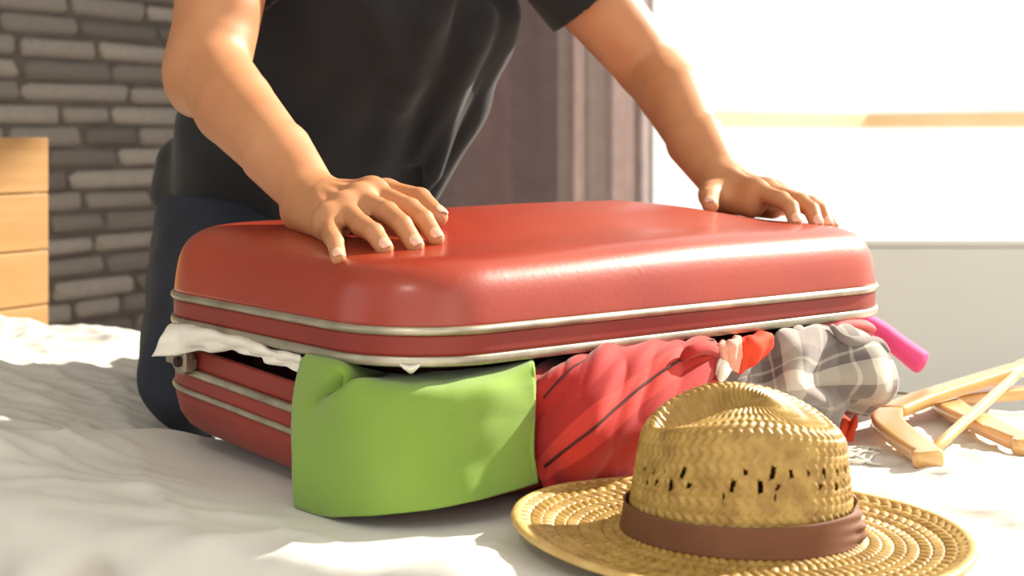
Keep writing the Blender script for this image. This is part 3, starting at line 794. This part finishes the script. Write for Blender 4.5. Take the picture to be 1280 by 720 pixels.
# ------------------------------------------------------------------ straw hat
def straw_hat():
    HX, HY = 0.171, 1.068
    root = tag(empty('straw_hat', (HX, HY, 0)), 'woven straw sun hat with a brown ribbon band lying on the sheet', 'hat')
    root.rotation_euler = (0, math.radians(1.2), 0)
    RX, RY = 0.0855, 0.074
    def weave(a, b, pa, pb):
        """herringbone plait relief, a along the row, b across the rows (m)"""
        row = math.floor(b / pb); f = b / pb - row; s = 1 if row % 2 else -1
        w = math.sin(2 * PI * (a / pa + s * f * 0.55 + 0.37 * row))
        return 0.0008 * w * (0.55 + 0.45 * math.sin(PI * f)) - 0.0009 * (abs(2 * f - 1) ** 6)
    # profile of the crown: s in 0..1 from brim to apex
    nphi, ns = 560, 120
    def crown_pt(phi, s):
        cx, sy = math.cos(phi), math.sin(phi)                      # phi 0 = right, -90 deg = towards the camera
        # rim height: high at the back, lower at both ends, dipping towards the front
        H = 0.090 + 0.020 * max(0, sy) ** 1.5 + 0.010 * max(0, -sy) ** 2 - 0.004 * max(0, -cx) ** 2
        pinch = 0.006 * math.exp(-(((phi % (2 * PI)) - math.radians(205)) / 0.35) ** 2) + 0.005 * math.exp(-(((phi % (2 * PI)) - math.radians(280)) / 0.5) ** 2)
        if s < 0.60:
            f = s / 0.60; k = 1.0 - 0.06 * f - 0.04 * f * f; z = (H - 0.016) * f
            k -= pinch / 0.08 * f ** 2
        elif s < 0.80:
            f = (s - 0.60) / 0.20; a = f * PI / 2; k0 = 0.90 - pinch / 0.08; k = k0 - 0.20 * (1 - math.cos(a)); z = H - 0.016 + 0.016 * math.sin(a)
        else:
            f = (s - 0.80) / 0.20; k = (0.70 - pinch / 0.08) * (1 - f); g = f * f * (3 - 2 * f); z = H + (0.112 - H) * (0.45 * f + 0.55 * g)
        x, y = RX * k * cx, RY * k * sy
        if s >= 0.70:                                              # teardrop dent in the top
            e = math.sqrt(((x + 0.022) / 0.050) ** 2 + ((y - 0.004 + 0.10 * x) / 0.034) ** 2)
            z -= 0.030 * max(0, 1 - e * e) ** 1.3 * min(1, (s - 0.70) / 0.1)
        return Vector((x, y, z))
    arc = [0.0]
    for j in range(1, ns):
        arc.append(arc[-1] + (crown_pt(-PI / 2, j / (ns - 1)) - crown_pt(-PI / 2, (j - 1) / (ns - 1))).length)
    vs = []
    base_pts = [[crown_pt(2 * PI * i / nphi, j / (ns - 1)) for i in range(nphi)] for j in range(ns)]
    for j in range(ns):
        for i in range(nphi):
            p = base_pts[j][i]
            a = base_pts[j][(i + 1) % nphi] - base_pts[j][i - 1]; b = base_pts[min(j + 1, ns - 1)][i] - base_pts[max(j - 1, 0)][i]
            n = a.cross(b); n = n.normalized() if n.length > 1e-10 else Vector((0, 0, 1))
            fade = 1.0 if j < ns - 8 else (ns - 1 - j) / 8
            vs.append(p + n * weave(2 * PI * i / nphi * 0.09, arc[j], 0.00942, 0.0062) * fade)
    fs = grid_faces(nphi, ns, True)
    # openwork: two staggered rows of slots cut through the weave
    cut = set(); rh = random.Random(11)
    for rowi, (zc, n_h, off) in enumerate(((0.066, 30, 0.0), (0.057, 30, 0.5), (0.049, 26, 0.2))):
        jc = min(range(ns), key=lambda j: abs(base_pts[j][int(nphi * .75)].z - zc))
        for h in range(n_h):
            if rh.random() < (0.2 if rowi < 2 else 0.55): continue
            ic = int((h + off + rh.uniform(-.15, .15)) / n_h * nphi); hh = rh.choice((2, 3, 4, 4)) if rowi < 2 else 2
            for dj in range(-hh, hh + 1):
                wd = 1 if abs(dj) > hh - 1 else (4 if rowi < 2 else 2)
                for di in range(wd): cut.add(((ic + di + (dj // 3 if h % 2 else 0)) % nphi, jc + dj))
    fs = [f for k, f in enumerate(fs) if (k % nphi, k // nphi) not in cut]
    cr = obj('crown', vs, fs, M_STRAW, root); m = cr.modifiers.new('thickness', 'SOLIDIFY'); m.thickness = 0.0018; m.offset = -1
    # brim
    nr = 90; nph = 760
    def brim_pt(phi, f):
        cx, sy = math.cos(phi), math.sin(phi)
        rx, ry = RX + (0.168 - RX) * f, RY + (0.150 - RY) * f
        lift = 0.010 * max(0, 1 - f / 0.12) ** 2
        curl = 0.006 * f * f * (0.6 + 0.4 * math.cos(2 * phi)) + 0.004 * f * math.cos(phi - 2.6)
        return Vector((rx * cx, ry * sy, 0.006 + lift * 0.2 + curl - 0.004 * math.sin(PI * f)))
    vs = []
    for j in range(nr):
        f = j / (nr - 1)
        for i in range(nph):
            phi = 2 * PI * i / nph; p = brim_pt(phi, f)
            rr_ = RX + 0.075 * f
            reps = round(2 * PI * (0.09 + 0.04) / 0.0094)
            vs.append(p + Vector((0, 0, 1)) * weave(phi / (2 * PI) * reps * 0.0094, f * 0.08, 0.0094, 0.0088) * 1.25)
    br = obj('brim', vs, grid_faces(nph, nr, True), M_STRAW, root); m = br.modifiers.new('thickness', 'SOLIDIFY'); m.thickness = 0.002; m.offset = -1
    vs = []; n = 10; nn_ = 200
    for i in range(nn_ + 1):
        phi = 2 * PI * i / nn_; p = brim_pt(phi, 1.0)
        for k in range(n):
            a = 2 * PI * k / n; r_ = Vector((math.cos(phi), math.sin(phi), 0)); vs.append(p + r_ * 0.0042 * math.cos(a) + Vector((0, 0, 0.0028 * math.sin(a))))
    obj('brim_binding', vs, grid_faces(n, nn_ + 1, True), M_STRAWEDGE, root)
    # ribbon band with a fold on the right
    nb, nh = 220, 14; vs = []
    for j in range(nh):
        f = j / (nh - 1)
        for i in range(nb):
            phi = 2 * PI * i / nb; zz = 0.008 + 0.023 * f + 0.003 * math.cos(phi - 0.3) * (f - 0.2)
            k = 1.010 - 0.065 * (zz / 0.1) + 0.02 * (1 - f) ** 2
            dphi = abs(((phi - math.radians(-18) + PI) % (2 * PI)) - PI)
            tuck = 0.004 * math.exp(-((dphi - 0.05 * f) / 0.10) ** 2) * (1 - abs(2 * f - 0.7)) + 0.0015 * math.sin(20 * f + 6 * phi) * math.exp(-(dphi / 0.3) ** 2)
            vs.append(Vector(((RX * k + 0.003 + tuck) * math.cos(phi), (RY * k + 0.003 + tuck) * math.sin(phi), zz)))
    hb = obj('hat_band', vs, grid_faces(nb, nh, True), M_BAND, root); m = hb.modifiers.new('thickness', 'SOLIDIFY'); m.thickness = 0.0014; m.offset = -1
    hb['label'] = 'brown ribbon band'
straw_hat()

# ------------------------------------------------------------------ wooden hangers
def hanger(N, A, B, zN, zA, zB, hook_dir, label):
    N, A, B = [Vector((q[0], q[1], z_)) for q, z_ in ((N, zN), (A, zA), (B, zB))]
    root = empty('wooden_hanger', N); tag(root, label, 'hanger', 'wooden hangers on the bed')
    nrm = (A - N).cross(B - N).normalized()
    if nrm.z < 0: nrm = -nrm
    mid = (A + B) / 2; away = (N - mid).normalized()
    def arm(T):
        ctrl = [N + away * 0.006, N + (T - N) * 0.28 + away * 0.012, N + (T - N) * 0.62 + away * 0.006, N + (T - N) * 0.86 + away * 0.0, T]
        pts = spline(ctrl, 22); vs = []; n = 12
        for i, p in enumerate(pts):
            f = i / 21; t = (pts[min(i + 1, 21)] - pts[max(i - 1, 0)]).normalized(); s = nrm.cross(t).normalized()
            w = 0.021 - 0.007 * f + (0.004 * math.exp(-((f - 0.93) / 0.06) ** 2)) - 0.004 * math.exp(-((f - 0.82) / 0.03) ** 2); h = 0.0062 + 0.0012 * f
            for k in range(n):
                a = 2 * PI * (k + 0.5) / n; ca, sa = math.cos(a), math.sin(a)
                q = lambda x: math.copysign(abs(x) ** 0.3, x)
                vs.append(p + s * w * q(ca) * 0.8 + nrm * h * q(sa))
        fs = grid_faces(n, 22, True); fs.append(tuple(range(n - 1, -1, -1))); fs.append(tuple(21 * n + k for k in range(n)))
        return keep(obj('arm', vs, fs, M_HANGER), root)
    arm(A); arm(B)
    a_, b_ = N + (A - N) * 0.93, N + (B - N) * 0.93
    v, f = tube_geo([a_ + (b_ - a_) * k / 5 for k in range(6)], 0.0055, 12); keep(obj('trouser_bar', v, f, M_HANGER), root)
    h = Vector(hook_dir).normalized(); s = nrm.cross(h).normalized() * (-1 if h.x > 0 else 1)
    pts = [N, N + h * 0.025]
    cen = N + h * 0.055 + s * 0.020
    for k in range(9):
        a = -PI / 2 - 0.3 + k * (PI * 1.35) / 8
        pts.append(cen + (s * math.sin(a) + h * math.cos(a)) * 0.020)
    v, f = tube_geo(spline(pts, 40), 0.0018, 8); keep(obj('hook', v, f, M_STEEL), root)
hanger((0.483, 1.575), (0.487, 1.335), (0.697, 1.655), 0.0095, 0.0105, 0.014, (-0.6, 0.75, 0), 'beech coat hanger lying flat under the other hanger')
hanger((0.398, 1.488), (0.376, 1.281), (0.606, 1.650), 0.0140, 0.0115, 0.0390, (0.28, 0.96, 0), 'beech coat hanger resting on top of the other hanger')

# ------------------------------------------------------------------ the person
def person():
    root = tag(empty('person', (-0.3, 1.95, 0)), 'person in black t-shirt and dark jeans pressing the suitcase lid down with both hands', 'person')
    RS, LS = P(300, -170, 1.70), P(645, -120, 1.84)
    RE, LE = P(262, 86, 1.545), P(812, 84, 1.87)
    RW, LW = P(390, 248, 1.39), P(901, 224, 1.685)
    lat = (LS - RS).normalized(); 
    nails = []
    def hand(Fd, wrist, elbow, mcps, pips, dips, tips, rad, thumb, dorsal):
        # palm: fan of capsules blended together
        for i, m_ in enumerate(mcps):
            w = wrist + (m_ - mcps[1]) * 0.28
            Fd.cap(w, m_ - dorsal * 0.004, 0.0165, 0.0122, 0.014)
        for i in range(3):
            Fd.cap(mcps[i] - dorsal * 0.008, mcps[i + 1] - dorsal * 0.008, 0.010, 0.010, 0.010)
        # thumb side muscle and heel of the hand
        Fd.cap(wrist + (thumb[0] - wrist) * 0.8 - dorsal * 0.006, thumb[1] - dorsal * 0.003, 0.0165, 0.0135, 0.014)
        Fd.cap(wrist + (mcps[3] - mcps[1]) * 0.45 - dorsal * 0.008, mcps[3] - dorsal * 0.006, 0.0165, 0.011, 0.014)
        Fd.cap(thumb[1] - dorsal * 0.006, (mcps[0] + wrist) / 2 - dorsal * 0.008, 0.011, 0.012, 0.014)
        for i in range(4):
            r = rad[i]
            Fd.cap(mcps[i], pips[i], r * 1.15, r * 1.06, 0.010)
            Fd.ell(mcps[i] + dorsal * 0.003, (0.0085, 0.0085, 0.0075), None, 0.016)      # knuckle
            Fd.cap(pips[i], dips[i], r * 1.06, r * 0.95, 0.003)
            Fd.cap(dips[i], tips[i], r * 0.95, r * 0.86, 0.002)
            # extensor tendon on the back of the hand
            Fd.cap(wrist + (mcps[i] - wrist) * 0.35 + dorsal * 0.0135, mcps[i] + dorsal * 0.0085, 0.0012, 0.002, 0.010)
            ax = (tips[i] - dips[i]).normalized(); up = (dorsal - ax * dorsal.dot(ax)).normalized()
            nails.append((tips[i], ax, up, r * 0.88))
        Fd.cap(thumb[1], thumb[2], 0.0118, 0.0108, 0.008); Fd.cap(thumb[2], thumb[3], 0.0108, 0.0092, 0.003)
        ax = (thumb[3] - thumb[2]).normalized(); nails.append((thumb[3], ax, thumb[4], 0.0094))
    # ---- arm on the suitcase's near end (the person's right arm)
    A = Field((-0.46, 1.19, 0.14), (-0.03, 1.80, 0.70), 0.0021)
    A.cap(RS, RE + (RS - RE) * 0.45, 0.054, 0.052, 0.004); A.cap(RE + (RS - RE) * 0.45, RE + Vector((-.002, .006, 0)), 0.052, 0.044, 0.004)
    A.cap(RE + (RS - RE) * 0.75 + Vector((.012, -.02, 0)), RE + (RS - RE) * 0.3 + Vector((.012, -.02, 0)), 0.036, 0.030, 0.016)
    m1 = RE + (RW - RE) * 0.30 + Vector((-0.004, 0.0, -0.002)); m2 = RE + (RW - RE) * 0.68
    A.cap(RE, m1, 0.042, 0.0425, 0.008); A.cap(m1, m2, 0.0425, 0.0335, 0.003)
    wside = Vector((0.70, 0.50, 0.35))
    A.cap(m2, RW, 0.0335, 0.0245, 0.003, wside, 1.12)
    A.ell(RE + Vector((-0.022, 0.010, -0.012)), (0.017, 0.019, 0.032), None, 0.04)          # point of the elbow
    A.ell(RW + Vector((-0.014, -0.004, 0.012)), (0.011, 0.011, 0.010), None, 0.012)         # wrist bone
    dors = Vector((-0.12, -0.30, 0.94)).normalized()
    mc = [P(466, 240, 1.35), P(449, 249, 1.33), P(431, 261, 1.312), P(412, 276, 1.297)]
    pp = [P(513, 261, 1.308), P(484, 266, 1.278), P(453, 283, 1.262), P(415, 296, 1.255)]
    tp = [P(545, 298, 1.262), P(519, 307, 1.235), P(481, 311, 1.222), P(423, 322, 1.205)]
    dp = []
    for a, b in zip(pp, tp):
        d_ = a + (b - a) * 0.55 + Vector((0, -0.002, 0.005)); dp.append(d_)
    th = [P(432, 246, 1.395), P(482, 240, 1.39), P(525, 249, 1.362), P(548, 271, 1.325), Vector((0.5, -0.4, 0.75)).normalized()]
    hand(A, RW, RE, mc, pp, dp, tp, (0.0092, 0.0096, 0.0092, 0.0080), th, dors)
    # ---- the other arm (left)
    B = Field((-0.05, 1.50, 0.16), (0.42, 2.00, 0.70), 0.0021)
    B.cap(LS, LE + (LS - LE) * 0.45, 0.054, 0.052, 0.004); B.cap(LE + (LS - LE) * 0.45, LE, 0.052, 0.043, 0.004)
    n1 = LE + (LW - LE) * 0.30 + Vector((0.004, 0.0, 0.004)); n2 = LE + (LW - LE) * 0.68
    B.cap(LE, n1, 0.042, 0.0425, 0.008); B.cap(n1, n2, 0.0425, 0.0335, 0.003); B.cap(n2, LW, 0.0335, 0.0245, 0.003, Vector((0.75, -0.5, 0.3)), 1.15)
    dl = Vector((-0.05, -0.15, 0.98)).normalized()
    mc = [P(945, 239, 1.615), P(959, 239, 1.645), P(969, 242, 1.672), P(976, 247, 1.695)]
    pp = [P(977, 250, 1.575), P(1001, 253, 1.595), P(1014, 256, 1.622), P(1018, 261, 1.650)]
    tp = [P(994, 277, 1.545), P(1021, 280, 1.565), P(1034, 281, 1.590), P(1041, 282, 1.615)]
    dp = [a + (b - a) * 0.55 + Vector((0.002, 0, 0.005)) for a, b in zip(pp, tp)]
    th = [P(902, 236, 1.668), P(890, 240, 1.640), P(886, 247, 1.605), P(888, 257, 1.580), Vector((-0.2, -0.6, 0.75)).normalized()]
    hand(B, LW, LE, mc, pp, dp, tp, (0.0092, 0.0096, 0.0092, 0.0080), th, dl)
    # flesh of the palm resting on the lid
    B.cap(P(898, 248, 1.655), P(940, 258, 1.615), 0.015, 0.013, 0.014); B.cap(P(905, 252, 1.69), P(965, 262, 1.665), 0.015, 0.011, 0.014)
    # ---- trunk, neck, head
    pel = Vector((-0.30, 2.00, 0.155)); wst = Vector((-0.265, 1.955, 0.30)); chest = Vector((-0.19, 1.86, 0.47)); top = (RS + LS) / 2 + Vector((0.0, 0.0, -0.02))
    lp = Vector((0.90, 0.43, 0)).normalized()
    neck = top + Vector((0.03, -0.045, 0.085)); headc = neck + Vector((0.045, -0.085, 0.10))
    C = Field((-0.55, 1.50, 0.05), (0.16, 2.20, 1.02), 0.0045)
    C.cap(pel, wst, 0.105, 0.098, 0.04, lp, 1.5); C.cap(wst, chest, 0.098, 0.108, 0.04, lp, 1.5); C.cap(chest, top, 0.108, 0.085, 0.04, lp, 1.5)
    C.cap(RS, top, 0.055, 0.06, 0.04); C.cap(LS, top, 0.055, 0.06, 0.04)
    C.cap(RS, RS + (RE - RS) * 0.3, 0.053, 0.046, 0.02); C.cap(LS, LS + (LE - LS) * 0.3, 0.053, 0.046, 0.02)
    C.cap(top, neck, 0.065, 0.055, 0.04); C.cap(neck, headc, 0.054, 0.054, 0.02)
    hf = Vector((0.35, -0.62, -0.70)).normalized(); hl = lp.copy(); hl = (hl - hf * hl.dot(hf)).normalized(); hu = hl.cross(hf).normalized()
    if hu.z < 0: hu = -hu
    Rh = np.array([hl, hf, hu]).T
    H = lambda x, y, z: headc + hl * x + hf * y + hu * z
    C.ell(H(0, -0.012, 0.045), (0.076, 0.096, 0.090), Rh, 0.02); C.ell(H(0, 0.030, -0.035), (0.058, 0.062, 0.075), Rh, 0.03)
    C.cap(H(0, 0.088, 0.020), H(0, 0.107, -0.022), 0.007, 0.012, 0.012); C.ell(H(0, 0.083, -0.095), (0.022, 0.014, 0.015), Rh, 0.02)
    C.ell(H(0, 0.088, -0.056), (0.024, 0.010, 0.0065), Rh, 0.006); C.ell(H(0, 0.086, -0.068), (0.020, 0.010, 0.0065), Rh, 0.005)
    C.cap(H(-0.045, 0.078, 0.030), H(0.045, 0.078, 0.030), 0.010, 0.010, 0.015)
    for s in (-1, 1):
        C.ell(H(0.032 * s, 0.094, 0.008), (0.016, 0.010, 0.011), Rh, 0.004, True)
        C.ell(H(0.078 * s, -0.012, -0.005), (0.008, 0.020, 0.032), Rh, 0.006)
    VV, QQ, off = [], [], 0
    for fld in (A, B, C):
        v, q = fld.mesh(); VV.append(v); QQ.append(q + off); off += len(v)
    body = keep(np_obj('body', np.concatenate(VV), np.concatenate(QQ), M_SKIN), root)
    # fingernails
    bmn = None
    for (tip, ax, up, r) in nails:
        sd = ax.cross(up).normalized(); up2 = sd.cross(ax).normalized(); vs = []; nu, nv = 9, 9
        for j in range(nv):
            for i in range(nu):
                a = (i / (nu - 1) - 0.5) * 1.5; f = j / (nv - 1); taper = math.sqrt(max(0.05, 1 - abs(1.0 - 1.12 * f) ** 3.5)) if f < 0.5 else 1 - 0.25 * (2 * f - 1) ** 3
                vs.append(tip + ax * (r * (-0.65 + 1.35 * f)) + (sd * math.sin(a * taper) + up2 * math.cos(a * taper)) * (r * (1.035 - 0.24 * max(0, f - 0.5) ** 2 * 4)))
        o = obj('fingernail', vs, grid_faces(nu, nv), M_NAIL); o.parent = body
        m = o.modifiers.new('thickness', 'SOLIDIFY'); m.thickness = 0.0008; m.offset = 0
    for s in (-1, 1):
        for nm, rr_, y, mt in (('eye', 0.0115, 0.0755, M_EYE), ('iris', 0.0055, 0.0825, M_IRIS)):
            bm = bmesh.new(); bmesh.ops.create_uvsphere(bm, u_segments=16, v_segments=10, radius=rr_); bmesh.ops.translate(bm, vec=H(0.032 * s, y, 0.008), verts=bm.verts)
            o = bm_obj(nm, bm, mt, None, True); o.parent = body
    # hair
    Hf = Field(tuple(headc - Vector((0.15, 0.15, 0.15))), tuple(headc + Vector((0.15, 0.18, 0.19))), 0.004)
    Hf.ell(H(0, -0.018, 0.055), (0.083, 0.102, 0.092), Rh, 0.0)
    Hf.plane(H(0, 0.058, 0.045), hf * 1.0 - hu * 0.55); Hf.plane(H(0, 0, -0.03), -hu - hf * 0.0)
    Hf.warp(lambda X, Y, Z: 0.0025 * np.sin(70 * X + 40 * Z) * np.sin(60 * Y - 30 * X))
    v, q = Hf.mesh(); keep(np_obj('hair', v, q, M_HAIR), root)
    # ---- t-shirt
    T = Field((-0.60, 1.60, 0.06), (0.16, 2.22, 0.72), 0.004)
    T.cap(pel + Vector((0, 0, 0.02)), wst, 0.122, 0.118, 0.05, lp, 1.5); T.cap(wst, chest, 0.118, 0.124, 0.05, lp, 1.5); T.cap(chest, top, 0.124, 0.095, 0.05, lp, 1.45)
    T.cap(RS, top, 0.066, 0.066, 0.05); T.cap(LS, top, 0.066, 0.066, 0.05)
    rs_end, ls_end = RS + (RE - RS) * 0.60, LS + (LE - LS) * 0.58
    # loose side of the shirt hanging from the armpit
    T.cap(P(628, 20, 1.86), P(575, 130, 1.92), 0.020, 0.022, 0.05); T.cap(P(575, 130, 1.92), P(520, 250, 1.94), 0.022, 0.020, 0.04)
    T.cap(P(632, 8, 1.84), P(530, 238, 1.90), 0.007, 0.006, 0.012); T.cap(P(606, 20, 1.80), P(540, 215, 1.89), 0.006, 0.002, 0.03)
    T.cap(P(222, 205, 1.96), P(216, 240, 1.97), 0.03, 0.032, 0.04)
    for (a, b, r) in (((470, 20, 1.72), (505, 110, 1.78), .008), ((540, 30, 1.74), (500, 130, 1.80), .008), ((505, 110, 1.78), (470, 190, 1.86), .006), ((590, 60, 1.80), (520, 200, 1.88), .006), ((560, 0, 1.74), (460, 230, 1.90), .005)):
        T.cap(P(*a), P(*b), r, r * 0.5, 0.035)
    T.warp(lambda X, Y, Z: 0.0028 * np.sin(38 * X + 26 * Z + 3 * np.sin(12 * Z)) * np.sin(9 * Z + 11 * X) + 0.002 * np.sin(55 * X - 40 * Z + 20 * Y))
    hem_n = Vector((-0.4, 0.35, -1.0)); T.plane(P(200, 246, 1.98), hem_n)
    # sleeves: open tubes cut square at their ends
    for S_, e_, E_ in ((RS, rs_end, RE), (LS, ls_end, LE)):
        Q = Field(tuple(Vector(map(min, S_, e_)) - Vector((.11, .11, .11))), tuple(Vector(map(max, S_, e_)) + Vector((.11, .11, .11))), 0.004)
        Q.cap(S_, e_ + (e_ - S_) * 0.4, 0.068, 0.068, 0.0); dirv = (e_ - S_).normalized()
        Q.plane(e_, dirv); Q.cap(S_ + (e_ - S_) * 0.75, e_ + dirv * 0.1, 0.060, 0.062, 0, None, 1, True)
        v, q = Q.mesh()
        if S_ is RS: sleeves = [(v, q)]
        else: sleeves.append((v, q))
    v, q = T.mesh(); VV, QQ, off = [v], [q], len(v)
    for v2, q2 in sleeves: VV.append(v2); QQ.append(q2 + off); off += len(v2)
    keep(np_obj('t_shirt', np.concatenate(VV), np.concatenate(QQ), M_SHIRT), root)
    # ---- jeans: right knee on the bed, left foot on the floor
    hr, hlft = pel - lp * 0.098 + Vector((0, 0, 0.0)), pel + lp * 0.085 + BN * 0.03
    kr = KNEE; ar = Vector((-0.405, 2.03, 0.016)); kl = Vector((-0.02, 2.17, -0.19)); all_ = Vector((-0.06, 2.31, -0.46))
    J = Field((-0.56, 1.48, -0.52), (0.10, 2.42, 0.30), 0.0048)
    J.cap(pel, pel + Vector((0.01, -0.01, 0.085)), 0.112, 0.108, 0.04, lp, 1.5)
    J.cap(hr, kr + Vector((0, 0.02, 0.012)), 0.106, 0.070, 0.04); J.cap(kr, ar, 0.058, 0.048, 0.03)
    J.cap(hlft, kl, 0.092, 0.066, 0.04); J.cap(kl, all_, 0.062, 0.048, 0.03)
    J.warp(lambda X, Y, Z: 0.003 * np.sin(40 * Z + 18 * X + 15 * Y) * np.sin(14 * Y + 5 * Z) + 0.0015 * np.sin(90 * Z - 30 * Y))
    J.plane(pel + Vector((0.01, -0.01, 0.085)), Vector((0.1, -0.2, 1)))
    v, q = J.mesh(); keep(np_obj('jeans', v, q, M_JEANS), root)
    # belt
    vs = []; n = 60; cb = pel + Vector((0.008, -0.008, 0.070)); fwd = Vector((-lp.y, lp.x, 0))
    for zz in (0, 0.035):
        for k in range(n):
            a = 2 * PI * k / n; vs.append(cb + lp * math.cos(a) * 0.170 + fwd * math.sin(a) * 0.116 + Vector((0, 0, zz - 0.02)))
    o = keep(obj('belt', vs, grid_faces(n, 2, True), M_BELT), root); m = o.modifiers.new('thickness', 'SOLIDIFY'); m.thickness = 0.004
    # shoes
    for ank, toe, heel in ((ar, ar + Vector((-0.02, 0.17, -0.012)), ar + Vector((0.0, 0.05, 0.024))), (all_, Vector((-0.01, 2.17, FLOOR_Z + 0.042)), Vector((-0.07, 2.35, FLOOR_Z + 0.048)))):
        S2 = Field(tuple(Vector(map(min, ank, toe, heel)) - Vector((.09, .09, .07))), tuple(Vector(map(max, ank, toe, heel)) + Vector((.09, .09, .09))), 0.005)
        S2.cap(heel, toe, 0.042, 0.036, 0.02); S2.cap(heel, ank, 0.042, 0.048, 0.03)
        v, q = S2.mesh(); keep(np_obj('shoe', v, q, M_SHOE), root)
person()
